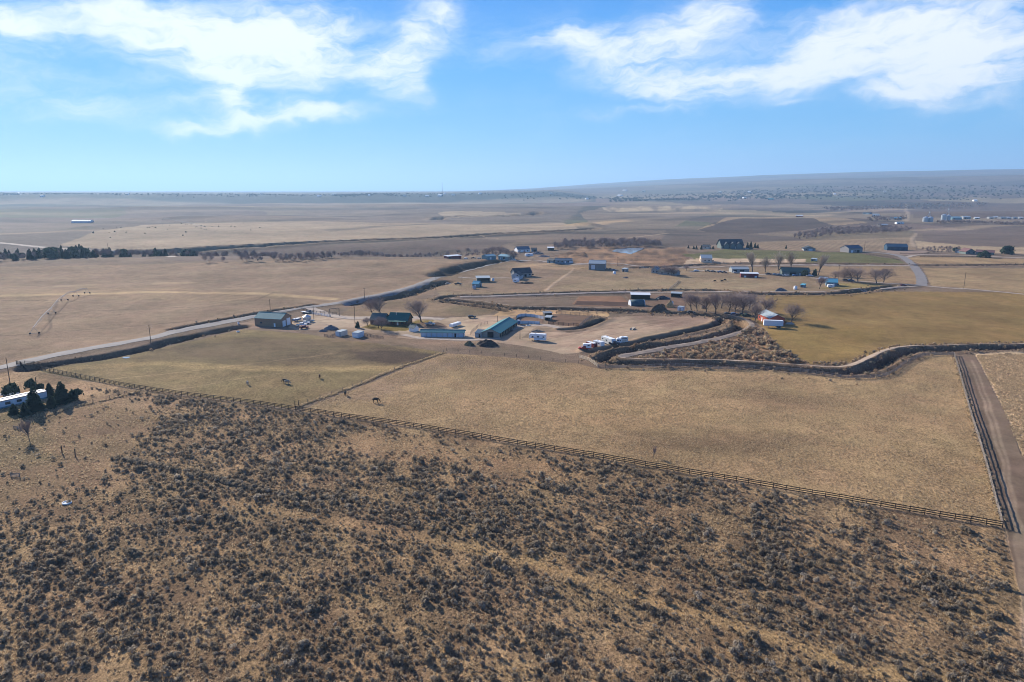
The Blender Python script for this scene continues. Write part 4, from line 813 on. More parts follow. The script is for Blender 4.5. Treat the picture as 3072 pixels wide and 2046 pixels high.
gn_scatter('far_woodland', 'scattered dark trees of the hazy plain', 'woodland', np.concatenate([q[:, 0] for q, s in FQ]), np.concatenate([q[:, 1] for q, s in FQ]), np.concatenate([s for q, s in FQ]), FARM_, .5, 0.9)
q = pts_in([(200, 690), (620, 664), (900, 668), (700, 705), (300, 715)], 34); gn_scatter('far_bushes', 'dark bushes dotted over the pale far slope', 'bushes', q[:, 0], q[:, 1], 1.2 + 1.6 * RNG.random(34), [w_ for t_, w_ in BUSHM], .2, .8)
# ------------------------------------------------------------------ fences
UNIT = {}
def unit_box(key, m, sx, sy, sz, oz=0.0):
    if key not in UNIT: UNIT[key] = MB().box(0, 0, oz, sx, sy, sz).mesh(key.split(':')[0], m)
    return UNIT[key]
def resample(p, step):
    seg = np.linalg.norm(np.diff(p, axis=0), axis=1); cs = np.concatenate([[0], np.cumsum(seg)]); n = max(1, round(cs[-1] / step)); t = np.linspace(0, cs[-1], n + 1)
    return np.stack([np.interp(t, cs, p[:, 0]), np.interp(t, cs, p[:, 1])], -1)
def rail_fence(label, px, spacing=3.0, h=1.5, rails=3, m=DARKWOOD, name='rail_fence', post=.15, rail=(.06, .20), group=None, lean=.02, zs=None, smooth=True):
    p = resample(px if isinstance(px, np.ndarray) else curve(px, 3, smooth), spacing); q = [at(a, b) for a, b in p]
    root = thing(name, label, 'fence', q[0], 0, group); key = m.name + str(h)
    pm = unit_box('post:' + key, m, post, post, h + .45, h / 2 - .16); rm = unit_box('rail:%s%s' % (m.name, rail), m, 1, rail[0], rail[1])
    mid = sorted(range(len(q)), key=lambda i: q[i].x ** 2 + q[i].y ** 2)
    for i in mid[:300]: link('post', pm, root, q[i] - q[0], (random.gauss(0, lean), random.gauss(0, lean), math.atan2(*(p[min(i + 1, len(p) - 1)] - p[max(i - 1, 0)])[::-1])))
    zl = zs or [h * (k + 1) / rails - .10 for k in range(rails)]; jobs = []
    for i in range(len(q) - 1):
        a, b = q[i], q[i + 1]
        for z in zl: jobs.append((a.x ** 2 + a.y ** 2, a, b, z))
    jobs.sort(key=lambda j: j[0]); far_ = MB()
    for k, (_, a, b, z) in enumerate(jobs):
        a2, b2 = a + Vector((0, 0, z + random.gauss(0, .025))) - q[0], b + Vector((0, 0, z + random.gauss(0, .025))) - q[0]; d = b2 - a2
        if k < 300: link('rail', rm, root, (a2 + b2) / 2, (0, -math.atan2(d.z, math.hypot(d.x, d.y)), math.atan2(d.y, d.x)), (d.length + .04, 1, 1))
        else: far_.tube(a2, b2, rail[1] / 2, rail[1] / 2, 4)
    if far_.v: o = part('far_rails', far_, m, root); o['kind'] = 'stuff'
    return root
rail_fence('long dark three rail fence running diagonally above the sagebrush', fen, 3.0, 1.55)
rail_fence('grey rail fence along the bare lane and straw field', [(3007, 1583), (2985, 1500), (2950, 1370), (2905, 1220), (2880, 1130), (2862, 1066)], 3.0, 1.55, m=GREYWOOD)
rail_fence('grey rail fence following the canal bank above the pasture', [(1795, 1104), (1850, 1106), (1908, 1107), (2054, 1104), (2175, 1111), (2265, 1110), (2398, 1121), (2530, 1135), (2654, 1130), (2720, 1090), (2775, 1069), (2860, 1066)], 3.0, 1.5, m=GREYWOOD)
rail_fence('short pale board fence at the canal bend', [(1739, 1074), (1766, 1086), (1792, 1101)], 2.6, 1.6, 3, PALEWOOD, rail=(.05, .22))
rail_fence('rail fence on the roadside bank from the fence corner', [(50, 1097), (110, 1093), (200, 1083)], 3.0, 1.5)
rail_fence('short pale fence by the canal culvert', [(2150, 949), (2172, 958)], 3, 1.5, 3, PALEWOOD, rail=(.05, .2))
rail_fence('dark wooden fence of the large riding arena', [(1735, 980), (1680, 975), (1645, 972)], 2.8, 1.6, 3); rail_fence('pale rail fence on the sloping side of the riding arena', [(1738, 980), (1758, 967), (1776, 952)], 2.4, 1.7, 4, GREYWOOD)
rail_fence('wooden fence on the far side of the riding arena', [(1776, 950), (1740, 946), (1670, 942)], 2.8, 1.7, 3, WOOD); rail_fence('wooden pen fence running on from the arena corner', [(1776, 951), (1800, 956), (1822, 958)], 2.6, 1.5, 3, WOOD)
rail_fence('white rail fence beside the ranch drive', [(936, 943), (960, 946), (992, 951)], 2.8, 1.3, 3, OFFWHITE); rail_fence('rustic wooden fence behind the debris heaps', [(900, 928), (930, 936), (1010, 944)], 3, 1.3, 2, WOOD)
rail_fence('wooden corral fence below the metal containers', [(1084, 1006), (1112, 1011), (1150, 1017)], 2.4, 1.4, 3, WOOD); rail_fence('pipe pen fence at the near end of the green roofed barn', [(1412, 1004), (1425, 990), (1446, 976), (1462, 972)], 2.6, 1.7, 3, GREYWOOD, rail=(.05, .06), post=.08)
rail_fence('wooden holding pen beside the two metal sheds', [(974, 1010), (994, 1012), (1004, 1006)], 2.0, 1.3, 3, WOOD); rail_fence('weathered wood fence across the middle pasture', [(2007, 870), (2030, 850), (2035, 842)], 4, 1.3, 3, PALEWOOD)
rail_fence('dark rail fence outside the curve of the road', [(2600, 764), (2660, 772), (2700, 782)], 5, 1.5, 3); rail_fence('dark rail fence along the verge of the side road', [(2700, 762), (2760, 763), (2790, 759)], 5, 1.5, 3)
rail_fence('rail fence along the red roofed house verge', [(2760, 771), (2850, 772), (2930, 772)], 5, 1.4, 3)
rail_fence('straggling wire fence between the two pastures', [(1330, 1058), (1180, 1110), (1040, 1168), (885, 1222)], 6, 1.3, 2, WOOD, rail=(.02, .03), post=.12, name='wire_fence')
rail_fence('old wire fence climbing past the mobile home garden', [(60, 1285), (130, 1252), (210, 1222), (280, 1208), (420, 1172)], 6, 1.3, 2, WOOD, rail=(.02, .03), post=.12, name='wire_fence')
rail_fence('wire fence below the manure heap', [(1340, 1052), (1440, 1060), (1560, 1072), (1690, 1086), (1735, 1090)], 6, 1.3, 2, WOOD, rail=(.02, .03), post=.12, name='wire_fence')
rail_fence('wire fence of the olive green field by the canal', [(2440, 1094), (2560, 1080), (2727, 1041), (2855, 1038), (3072, 1032)], 9, 1.3, 2, WOOD, rail=(.02, .03), post=.12, name='wire_fence')
def drift():
    q = np.concatenate([along(curve([(1330, 1059), (1180, 1111), (1040, 1169), (885, 1223)]), 700, .45), along(curve([(3003, 1560), (2985, 1500), (2950, 1370), (2905, 1220), (2880, 1130), (2864, 1075)]), 420, .5), along(curve([(130, 1254), (210, 1224), (280, 1210), (420, 1174)]), 120, .4)])
    gn_scatter('tumbleweed_drift', 'pale tumbleweed drifted along the pasture fences', 'weeds', q[:, 0], q[:, 1], .4 + .4 * RNG.random(len(q)), [clump(30, .7, .8, .28, 900 + k, stems=4).mesh('weed', STRAW) for k in range(3)], .05)
drift()
# old gate posts and pole by the sagebrush
def posts(label, spots, h=1.6, r=.12, m=WOOD, cat='post', group=None):
    for u, v in spots:
        p = PZ(u, v); mb = MB().tube((0, 0, -.3), (random.gauss(0, .05), random.gauss(0, .05), h), r, r * .9, 6); o = link('fence_post', mb.mesh('fence_post', m), None, p); tag(o, label, cat, group)
posts('stout old post at the broken gate above the sagebrush', [(187, 1361), (226, 1370)], 2.4, .16, DARKWOOD, group='old gate posts')
posts('grey post by the wire fence junction', [(885, 1222), (896, 1219)], 2.2, .14, DARKWOOD, group='junction posts'); posts('thin fence post standing alone in the sagebrush', [(1157, 1598), (1173, 1597), (1325, 1632), (1492, 1680)], 1.5, .07, WOOD, group='lone posts in the sagebrush')
rail_fence('small broken wooden gate lying near the sapling', [(42, 1286), (64, 1290)], 2, 1.0, 3, GREYWOOD, name='farm_gate'); rail_fence('wire gate panel leaning in the dry grass', [(33, 1430), (60, 1432)], 2, 1.1, 3, GREYWOOD, name='farm_gate')
# white panels of the training pen
def panel_pen(label, px, h=1.7, m=OFFWHITE, step=3.0, gap=()):
    p = resample(curve(px, 2), step); q = [at(a, b) for a, b in p]; root = thing('training_pen', label, 'pen', q[0])
    for i in range(len(q)): link('post', unit_box('post:pen', GREYWOOD, .14, .14, h + .6, h / 2 - .1), root, q[i] - q[0])
    for i in range(len(q) - 1):
        d = q[i + 1] - q[i]; c = (q[i] + q[i + 1]) / 2 - q[0]; mm = DARK if i in gap else m
        link('panel', unit_box('panel:' + mm.name, mm, 1, .06, h, h / 2), root, c, (0, 0, math.atan2(d.y, d.x)), (d.length * .97, 1, 1))
panel_pen('white board training pen behind the green roofed barn', [(1548, 966), (1551, 955), (1566, 949), (1600, 951), (1631, 958)], gap=(2, 3)); panel_pen('white board pen side facing the dirt lane', [(1551, 971), (1585, 971), (1619, 973)], gap=(5, 6), h=1.6)

# ------------------------------------------------------------------ buildings
def roof_outline(d, eave, rise, o, th=.14):
    s = rise / (d / 2)
    return [(-o, eave - o * s + .03), (d / 2, eave + rise + .03), (d + o, eave - o * s + .03), (d + o, eave - o * s + .03 + th), (d / 2, eave + rise + .03 + th), (-o, eave - o * s + .03 + th)]
def bld(label, A, B, depth, eave, rise, wall, roof, ridge='x', over=.35, doors=(), wins=(), name='barn', cat='barn', group=None, mono=False, open_front=False):
    a, b = PZ(*A), PZ(*B); d = b - a; L = math.hypot(d.x, d.y); rz = math.atan2(d.y, d.x)
    nrm = Vector((-math.sin(rz), math.cos(rz), 0)); c4 = [a, b, a + nrm * depth, b + nrm * depth]; a.z = sum(float(Z(q.x, q.y)) for q in c4) / 4
    r = thing(name, label, cat, a, rz, group); w = MB()
    if mono:
        out = [(0, -1), (depth, -1), (depth, eave + rise), (0, eave)]
        if open_front: w.prismx([(depth - .15, -1), (depth, -1), (depth, eave + rise), (depth - .15, eave + rise)], 0, L).prismx([(0, -1), (depth - .15, -1), (depth - .15, eave + rise), (0, eave)], 0, .15).prismx([(0, -1), (depth - .15, -1), (depth - .15, eave + rise), (0, eave)], L - .15, L)
        else: w.prismx(out, 0, L)
        s = rise / depth; rf = MB().prismx([(-over, eave - over * s + .03), (depth + over, eave + rise + over * s + .03), (depth + over, eave + rise + over * s + .17), (-over, eave - over * s + .17)], -over, L + over)
    elif ridge == 'x':
        w.prismx([(0, -1), (depth, -1), (depth, eave), (depth / 2, eave + rise), (0, eave)], 0, L); rf = MB().prismx(roof_outline(depth, eave, rise, over), -over, L + over)
    else:
        w.prism([(0, -1), (L, -1), (L, eave), (L / 2, eave + rise), (0, eave)], 0, depth); rf = MB().prism(roof_outline(L, eave, rise, over), -over, depth + over)
    part('wall', w, wall, r); ro = part('roof', rf, roof, r)
    cap = MB()
    if not mono:
        (cap.box(L / 2, depth / 2, eave + rise + .22, L + 2 * over, .35, .08) if ridge == 'x' else cap.box(L / 2, depth / 2, eave + rise + .22, .35, depth + 2 * over, .08)); part('ridge_cap', cap, roof, ro)
    def slab(nm, side, pos, wd, z0, ht, m, t=.07):
        if side == 'f': q = MB().box(pos, -t / 2 - .005, z0 + ht / 2, wd, t, ht)
        elif side == 'b': q = MB().box(pos, depth + t / 2 + .005, z0 + ht / 2, wd, t, ht)
        elif side == 'r': q = MB().box(L + t / 2 + .005, pos, z0 + ht / 2, t, wd, ht)
        else: q = MB().box(-t / 2 - .005, pos, z0 + ht / 2, t, wd, ht)
        return part(nm, q, m, r)
    for side, pos, wd, ht, m in doors: slab('door', side, pos, wd, 0, ht, m)
    for side, pos, wd, z0, ht in wins: slab('window', side, pos, wd, z0, ht, GLASS, .05)
    return r, L, a, rz
# the ranch
bld('tan workshop with teal roof and two white roll up doors', (765, 977), (844, 982), 10.5, 4.5, 2.5, TANWALL, TEALROOF, doors=(('r', 2.9, 3.0, 3.3, WHITE), ('r', 7.3, 3.6, 4.0, WHITE), ('f', 12.5, 1.0, 2.1, WHITE)), wins=(('f', 4, 1.2, 1.6, .9),), name='workshop')
r, L, a, rz = bld('dark brown log house with green metal roof', (1166, 975), (1222, 977), 9.5, 2.9, 3.4, LOGWALL, GREENROOF, over=.6, doors=(('f', 5.2, 1.0, 2.1, WHITE),), wins=(('f', 1.7, 1.1, 1.0, 1.1), ('f', 3.4, 1.1, 1.0, 1.1), ('f', 8, 1.4, 1.0, 1.1), ('f', 10, .9, 1.0, 1.1), ('r', 3, 1.2, 1.0, 1.2), ('r', 6.4, 1.2, 1.0, 1.2)), name='log_house', cat='house')
part('chimney', MB().box(3.6, 3.3, 5.6, .35, .35, 2.4), STEEL, r); part('porch_roof', MB().prismx([(-2.4, 2.45), (-.1, 2.85), (-.1, 2.97), (-2.4, 2.57)], .3, L - .3), GREENROOF, r)
for k in range(5): part('porch_post', MB().box(.5 + k * (L - 1) / 4, -2.25, 1.0, .16, .16, 2.9), LOGWALL, r)
bld('lower log house wing with weathered grey green roof', (1111, 973), (1152, 975), 9.0, 2.8, 2.9, LOGWALL, mat('weathered_green_roof', (.07, .105, .105), .7, var=.25), over=.5, doors=(('f', 3.8, 1.0, 2.0, DARK),), wins=(('f', 1.6, 1.1, 1, 1), ('f', 6.0, 1.3, 1, 1)), name='log_house', cat='house')
bld('low connecting link between the two log house roofs', (1152.5, 974), (1165, 975), 6.5, 2.6, 1.6, LOGWALL, GREENROOF, over=.1, wins=(('f', 1.1, .9, 1, 1),), name='log_house', cat='house')
bld('little white shed with grey green roof by the lawn', (1227, 994), (1243, 996), 3.6, 2.2, 1.3, WHITE, mat('weathered_green_roof', (.07, .105, .105)), doors=(('f', 1.3, .9, 1.9, OFFWHITE),), name='garden_shed', cat='shed')
r, L, a, rz = bld('long white stall block with teal roof', (1262, 1010), (1392, 1012), 4.4, 2.5, .9, OFFWHITE, TEALROOF, over=.5, name='stall_block', cat='stable')
for k in range(8): part('stall_panel', MB().box(1.0 + (L - .6) * k / 8 + .6, -.09, 1.15, (L - 1) / 8 * .82, .08, 2.2), mat('pale_blue_panel', (.46, .53, .60), .5, var=.08), r)
for k in range(9): part('stall_post', MB().box(.25 + (L - .5) * k / 8, -.32, 1.1, .14, .14, 2.9), GREYWOOD, r)
part('doorway', MB().box(L * .80, -.16, 1.0, .9, .08, 2.0), DARK, r)
r, L, a, rz = bld('long stable barn with teal roof and open gable end', (1446, 1011), (1498, 1013.4), 33.0, 2.7, 1.9, mat('faded_tan_wall', (.28, .26, .22), .8, var=.1), TEALROOF, ridge='y', over=.6, doors=(('f', L * 0 + 4.6, 3.2, 3.0, DARK),), wins=(), name='stable_barn', cat='stable')
for k in range(11): part('stall_opening', MB().box(L + .06, 2.0 + k * 2.9, 1.25, .10, 1.7, 2.1), DARK, r)
for k in range(12): part('stall_post', MB().box(L + .14, .4 + k * 2.9, 1.1, .16, .16, 2.9), PALEWOOD, r)
bld('low flat roofed lean to beside the stable barn gable', (1425, 1012), (1444, 1012.5), 7, 2.3, .35, mat('pale_lean_to_wall', (.36, .38, .38)), BLUEROOF, mono=True, over=.2, doors=(('f', 2.4, .9, 1.9, DARK),), name='lean_to', cat='shed')
bld('grey metal storage container nearest the debris heap', (1006.5, 1008), (1022, 1010), 5.2, 2.4, .15, GREYMET, GREYROOF, mono=True, over=.05, doors=(('f', 1.5, 2.5, 2.2, OFFWHITE),), name='storage_container', cat='container')
bld('white fronted storage container beside the corral fence', (1057, 1012), (1076, 1014), 5.0, 2.5, .15, OFFWHITE, GREYROOF, mono=True, over=.05, doors=(('f', .9, 1.5, 2.2, WHITE), ('f', 2.6, 1.5, 2.2, WHITE)), name='storage_container', cat='container')
bld('weathered brown loading shelter with slatted side by the arena', (1634, 961), (1650, 962), 4.5, 1.8, .4, GREYWOOD, GREYROOF, mono=True, open_front=True, name='arena_shelter', cat='shelter'); bld('small grey judging stand above the arena corner', (1634, 950), (1656, 948), 3.0, 2.0, .4, GREYWOOD, mat('weathered_tin', (.2, .22, .24)), mono=True, open_front=True, name='judging_stand', cat='shelter')
# red barn by the grove
bld('bright red barn with grey metal roof beside the grove', (2273, 958), (2308, 974), 8.5, 3.6, 2.0, REDWALL, GREYROOF, over=.3, doors=(('f', 6, 1.3, 2.2, WHITE), ('r', 4.2, 2.6, 2.8, DKRED)), wins=(('f', 11, 1.2, 1.3, 1.0), ('f', 2.5, 1.2, 1.3, 1.0)), name='red_barn')
# open sheds and yard beyond the canal
bld('dark open front cattle shed with thin white roof edge', (1893, 897), (1950, 898), 6, 3.0, .6, DARKWOOD, OFFWHITE, mono=True, open_front=True, name='cattle_shed', cat='shed'); bld('small dark open shed by the upper canal track', (2013, 891), (2044, 892), 4.5, 2.6, .5, DARKWOOD, GREYROOF, mono=True, open_front=True, name='cattle_shed', cat='shed')
def hoop(label, A, B, w, m, ends):
    a, b = PZ(*A), PZ(*B); d = b - a; L = math.hypot(d.x, d.y); r = thing('hoop_shelter', label, 'shelter', a, math.atan2(d.y, d.x)); n = 10
    arc = [(w / 2 - w / 2 * math.cos(PI * i / n), w * .55 * math.sin(PI * i / n) - .2) for i in range(n + 1)]
    part('cover', MB().prismx(arc, .35, L - .35), m, r, True); part('end_wall', MB().prismx(arc, 0, .34), ends, r); part('end_wall', MB().prismx(arc, L - .34, L), ends, r)
hoop('dark teal hoop shelter with white end walls', (1893, 918), (1936, 918), 7, mat('teal_tarp', (.035, .085, .10), .6), OFFWHITE)
bld('blue white box trailer body parked below the hay', (2032, 935), (2048, 937), 3.0, 2.6, .15, OFFWHITE, GREYROOF, mono=True, over=.05, doors=(('f', 1.8, 1.2, 2.0, GREYMET),), name='storage_container', cat='container')
# the middle holdings
bld('grey metal barn with pale roof beyond the middle pasture', (1766, 809), (1815, 811), 13, 5.5, 2.6, mat('taupe_metal_wall', (.20, .19, .18)), GREYROOF, doors=(('f', 4.2, 3.6, 4.2, OFFWHITE), ('r', 6.5, 3.5, 4.2, WHITE)), wins=(), name='metal_barn')
bld('small grey shed on the grass by the grey metal barn', (1866, 815), (1878, 816), 4, 2.6, .6, GREYWALL, GREYROOF, mono=True, doors=(('f', 1.6, 1.2, 1.9, DARK),), name='garden_shed', cat='shed')
bld('pale grey cottage hidden behind bare trees', (1954, 819), (1972, 820), 9, 3.2, 2.2, GREYWALL, GREYROOF, ridge='y', wins=(('f', 2, 1.2, 1, 1.2), ('f', 5, 1.2, 1, 1.2)), name='cottage', cat='house'); bld('long low wing of the grey cottage', (1973, 823), (2030, 827), 8, 2.6, 1.8, GREYWALL, DARKROOF, wins=(('f', 4, 1.4, 1, 1.2), ('f', 10, 1.4, 1, 1.2), ('f', 15, 1.4, 1, 1.2)), name='cottage', cat='house')
bld('low grey shed with pale roof before the gravel lane', (2196, 818), (2247, 818), 10, 3.2, 1.6, GREYWALL, GREYROOF, doors=(('f', 3, 3, 2.6, DARK), ('f', 9, 4, 2.6, DARK)), name='machine_shed', cat='shed'); bld('maroon shed with white roof and two white windows', (2222, 832), (2275, 833), 6, 3.3, .5, MAROON, OFFWHITE, mono=True, doors=(('f', 3.6, 1.9, 1.5, OFFWHITE), ('f', 12.5, 1.9, 1.5, OFFWHITE), ('r', 2.6, 1.2, 2.2, WHITE)), name='maroon_shed', cat='shed')
bld('long teal walled house with dark green roof', (2346, 826), (2428, 827), 11, 3.6, 2.8, GREENWALL, mat('deep_green_roof', (.02, .055, .06), .6), over=.6, doors=(('f', 9, 5, 2.6, DARK), ('f', 15, 1.1, 2.1, OFFWHITE)), wins=(('f', 3, 1.5, 1, 1.3), ('f', 19, 1.5, 1, 1.3), ('f', 23, 1.5, 1, 1.3)), name='ranch_house', cat='house')
bld('blue house with bright cyan roof by the canal lawn', (2478, 858), (2512, 859), 9, 3.0, 2.4, BLUEWALL, CYANROOF, doors=(('f', 5.5, 1.1, 2.1, OFFWHITE),), wins=(('f', 2, 1.2, 1, 1.2), ('f', 8.5, 1.2, 1, 1.2)), name='cottage', cat='house'); bld('pale low wing behind the cyan roofed house', (2455, 846), (2478, 848), 7, 2.6, 1.4, BLUEWALL, mat('pale_blue_roof', (.28, .34, .42)), wins=(('f', 3, 1.4, 1, 1.2),), name='cottage', cat='house')
bld('tiny blue roofed shed beside the white tank', (2401, 862), (2412, 863), 3, 2.0, .6, BLUEWALL, CYANROOF, mono=True, doors=(('f', 1.2, .9, 1.7, DARK),), name='garden_shed', cat='shed')
bld('cream barn with grey roof on the pale gravel yard', (2103, 787), (2136, 788), 14, 4.2, 3.0, CREAM, GREYROOF, doors=(('l', 6, 3, 3, DARK),), wins=(('f', 4, 1.3, 1.4, 1.2), ('f', 8, 1.3, 1.4, 1.2), ('f', 12, 1.3, 1.4, 1.2)), name='cream_barn')
r, L, a, rz = bld('big dark roofed country house on the rise', (2164, 746), (2230, 746), 16, 4.4, 7.0, GREENWALL, DARKROOF, over=.8, doors=(('f', 6, 2.4, 2.6, DARK), ('f', 20, 5, 2.6, OFFWHITE)), wins=(('f', 2.5, 1.6, 1.2, 1.6), ('f', 10, 2.0, 1.2, 1.6), ('f', 14, 2.0, 1.2, 1.6), ('f', 26, 1.8, 1.2, 1.6)), name='country_house', cat='house')
for x0, x1 in ((3, 9), (11.5, 17), (19, 26)): part('gable_wing', MB().prism([(x0, -1), (x1, -1), (x1, 4.6), ((x0 + x1) / 2, 8.0), (x0, 4.6)], -2.5, 6), GREENWALL, r); part('gable_roof', MB().prism([(x0 - .5, 4.4), ((x0 + x1) / 2, 8.3), (x1 + .5, 4.4), (x1 + .5, 4.7), ((x0 + x1) / 2, 8.6), (x0 - .5, 4.7)], -3, 7), DARKROOF, r)
bld('cream outbuilding among small conifers near the big house', (2106, 746), (2126, 747), 8, 3.2, 1.8, CREAM, DARKROOF, wins=(('f', 4, 1.3, 1, 1.2),), name='garage', cat='garage')
bld('pale house with wide dark gable before the stubble field', (2411, 752), (2446, 753), 12, 3.0, 2.6, GREYWALL, DARKROOF, ridge='y', over=1.2, doors=(('f', 8, 4.5, 2.5, OFFWHITE),), wins=(('f', 3, 1.6, 1, 1.3),), name='bungalow', cat='house')
bld('dark blue roofed barn with stone front by the road', (2546, 758), (2587, 757), 14, 5.2, 3.0, mat('stone_front', (.27, .25, .24)), BLUEROOF, doors=(('f', 5, 3, 3, WHITE), ('f', 14, 4, 3, DARK)), wins=(('f', 10, 1.5, 1.5, 1.2),), name='blue_roof_barn'); bld('long dark blue metal barn at the end of the road', (2661, 751), (2723, 752), 14, 4.8, 3.2, mat('dark_blue_wall', (.025, .06, .10)), BLUEROOF, doors=(('f', 6, 4, 3.8, mat('navy_door', (.015, .04, .07))), ('f', 18, 4, 3.8, mat('navy_door', (.015, .04, .07)))), name='blue_roof_barn')
bld('sage green gabled house with dull red roof', (2897, 763), (2925, 763), 13, 3.4, 3.2, GREENWALL, REDROOF, ridge='y', over=.8, wins=(('f', 3.5, 1.8, 1, 1.4), ('f', 9, 1.8, 1, 1.4)), name='bungalow', cat='house'); bld('red roofed long wing of the sage green house', (2926, 763), (2982, 765), 10, 2.8, 2.2, GREENWALL, REDROOF, wins=(('f', 6, 1.8, 1, 1.2), ('f', 14, 1.8, 1, 1.2)), doors=(('f', 10, 1.2, 2.1, WHITE),), name='bungalow', cat='house'); bld('small pale garage beside the sage green house', (2864, 758), (2888, 759), 7, 2.6, 1.6, GREYWALL, DARKROOF, doors=(('f', 5, 4.5, 2.3, WHITE),), name='garage', cat='garage')
bld('white framed run in shelter on the green field', (2433, 783), (2447, 784), 4, 2.4, .5, OFFWHITE, GREYROOF, mono=True, open_front=True, name='run_in_shelter', cat='shelter')
r, L, a, rz = bld('dark roofed farmhouse above the pale drive', (1545, 832), (1595, 829), 9, 3.6, 3.6, GREYWALL, DARKROOF, over=.6, doors=(('f', 10, 2.0, 2.1, DARK),), wins=(('f', 14, 1.6, 1, 1.3), ('f', 17, 1.6, 1, 1.3)), name='farmhouse', cat='house')
bld('pale grey gabled garage in front of the dark roofed farmhouse', (1535, 838), (1560, 839), 9, 3.4, 2.4, mat('pale_grey_wall', (.36, .40, .43)), DARKROOF, ridge='y', doors=(('f', 5, 3.4, 2.4, OFFWHITE),), wins=(('f', 5, 1.2, 3.0, .9),), name='garage', cat='garage')
bld('open pole shed with grey roof beside the pale drive', (1430, 846), (1470, 846), 8, 3.2, .8, GREYWOOD, GREYROOF, mono=True, open_front=True, name='pole_shed', cat='shed'); bld('teal roofed hut in the middle of the rough paddock', (1417, 861), (1436, 862), 6, 2.6, 1.8, TEALWALL, CYANROOF, doors=(('r', 3, 1.6, 2.0, DARK), ('f', 2.5, 1.2, 1.9, OFFWHITE)), name='hut', cat='hut'); bld('little rounded tin shelter in front of the teal hut', (1418, 868), (1427, 868), 3, 1.4, .8, STEEL, GREYROOF, doors=(('r', 1.5, 1.4, 1.3, DARK),), name='hut', cat='hut')
bld('low maroon shed with white roof on the skyline of the field', (1343, 776), (1384, 776), 7, 2.8, .5, MAROON, OFFWHITE, mono=True, doors=(('f', 2.5, 2.5, 2.2, DARK),), name='field_shed', cat='shed'); bld('pale teal shed at the lane bend', (1461, 779), (1488, 780), 9, 3.6, 1.4, TEALWALL, mat('pale_teal_roof', (.16, .30, .36)), doors=(('f', 5, 2.4, 2.4, WHITE),), name='field_shed', cat='shed'); bld('pale teal shed behind the white truck', (1495, 780), (1528, 781), 9, 3.6, 1.6, TEALWALL, mat('pale_teal_roof', (.16, .30, .36)), doors=(('f', 8, 3, 2.8, DARK), ('f', 3, 1.2, 2, WHITE)), name='field_shed', cat='shed')
bld('slate roofed house with white gable beyond the teal sheds', (1553, 757), (1590, 756), 11, 3.4, 3.0, WHITE, mat('slate_roof', (.09, .13, .17)), doors=(('f', 9, 1.2, 2.1, BLUE),), wins=(('f', 3, 1.5, 1, 1.3), ('f', 13, 1.5, 1, 1.3)), name='farmhouse', cat='house'); bld('dark garage beside the slate roofed house', (1594, 755), (1611, 755), 8, 2.8, 1.6, BLUEWALL, DARKROOF, doors=(('f', 4, 2.6, 2.2, DARK),), name='garage', cat='garage')
bld('open fronted shed with white roof beside the thicket', (1643, 752), (1662, 752), 7, 3.4, .8, GREENWALL, OFFWHITE, mono=True, open_front=True, name='pole_shed', cat='shed'); bld('long grey ranch house below the spoil heaps', (1666, 791), (1717, 791), 9, 2.8, 1.6, BLUEWALL, mat('slate_roof', (.09, .13, .17)), doors=(('f', 10, 1.2, 2.1, WHITE), ('f', 16, 4, 2.2, OFFWHITE)), wins=(('f', 3, 1.6, 1, 1.2), ('f', 7, 1.6, 1, 1.2), ('f', 13, 1.6, 1, 1.2)), name='ranch_house', cat='house'); bld('small grey outbuilding at the end of the long ranch house', (1641, 789), (1659, 790), 7, 2.6, 1.4, BLUEWALL, DARKROOF, doors=(('f', 4, 2.4, 2.1, DARK),), name='garage', cat='garage')
# far farms
r, L, a, rz = bld('long white poultry shed on the far plain', (214, 669), (270, 668), 16, 3.5, 2.5, OFFWHITE, mat('white_metal_roof', (.42, .45, .48), .7), doors=(('l', 8, 4, 3, GREYMET),), name='poultry_shed', cat='shed')
for i, (A, B, dp, ev, wm, rm, lb) in enumerate((((2857, 659), (2885, 659), 18, 5, TEALWALL, mat('pale_teal_roof', (.16, .30, .36)), 'teal warehouse beside the tall grain bins'), ((2890, 657), (2912, 657), 16, 5, GREYWALL, GREYROOF, 'grey warehouse behind the teal one'), ((2682, 659), (2706, 659), 12, 4, GREYWALL, mat('pale_teal_roof', (.16, .30, .36)), 'low teal roofed farm shed by the straight road'),
        ((2617, 648), (2637, 648), 12, 4, WHITE, GREYROOF, 'white farm house in the far thicket'), ((2588, 643), (2608, 643), 12, 4, BLUEWALL, DARKROOF, 'slate farm house in the far thicket'), ((2640, 680), (2664, 680), 10, 3.5, GREYWALL, GREYROOF, 'grey farm shed among the creek thickets'), ((2387, 651), (2408, 651), 12, 4, REDWALL, OFFWHITE, 'red farm shed with white roof at the ploughed field edge'), ((2303, 600), (2318, 600), 20, 7, TEALWALL, TEALROOF, 'teal barn among far dark trees'), ((2690, 672), (2712, 672), 8, 3, WHITE, GREYROOF, 'white farm house at the straight road corner'))):
    bld(lb, A, B, dp, ev, ev * .45, wm, rm, doors=(('f', 5, 3, ev * .7, DARK),), wins=(('f', 10, 2, 1.2, 1.4),), name='farm_building', cat='farm building')
for i in range(26):
    u = random.choice((random.uniform(20, 1500), random.uniform(1550, 3000))); v = random.uniform(580, 592) if u < 1500 else random.uniform(566, 606)
    if u > 2600: v = random.uniform(575, 612)
    bld('pale building speck on the hazy plain', (u, v), (u + random.uniform(5, 11), v), 22, 6, 3, WHITE if i % 3 else GREYWALL, OFFWHITE if i % 2 else GREYROOF, name='far_building', cat='building', group='far buildings on the hazy plain')
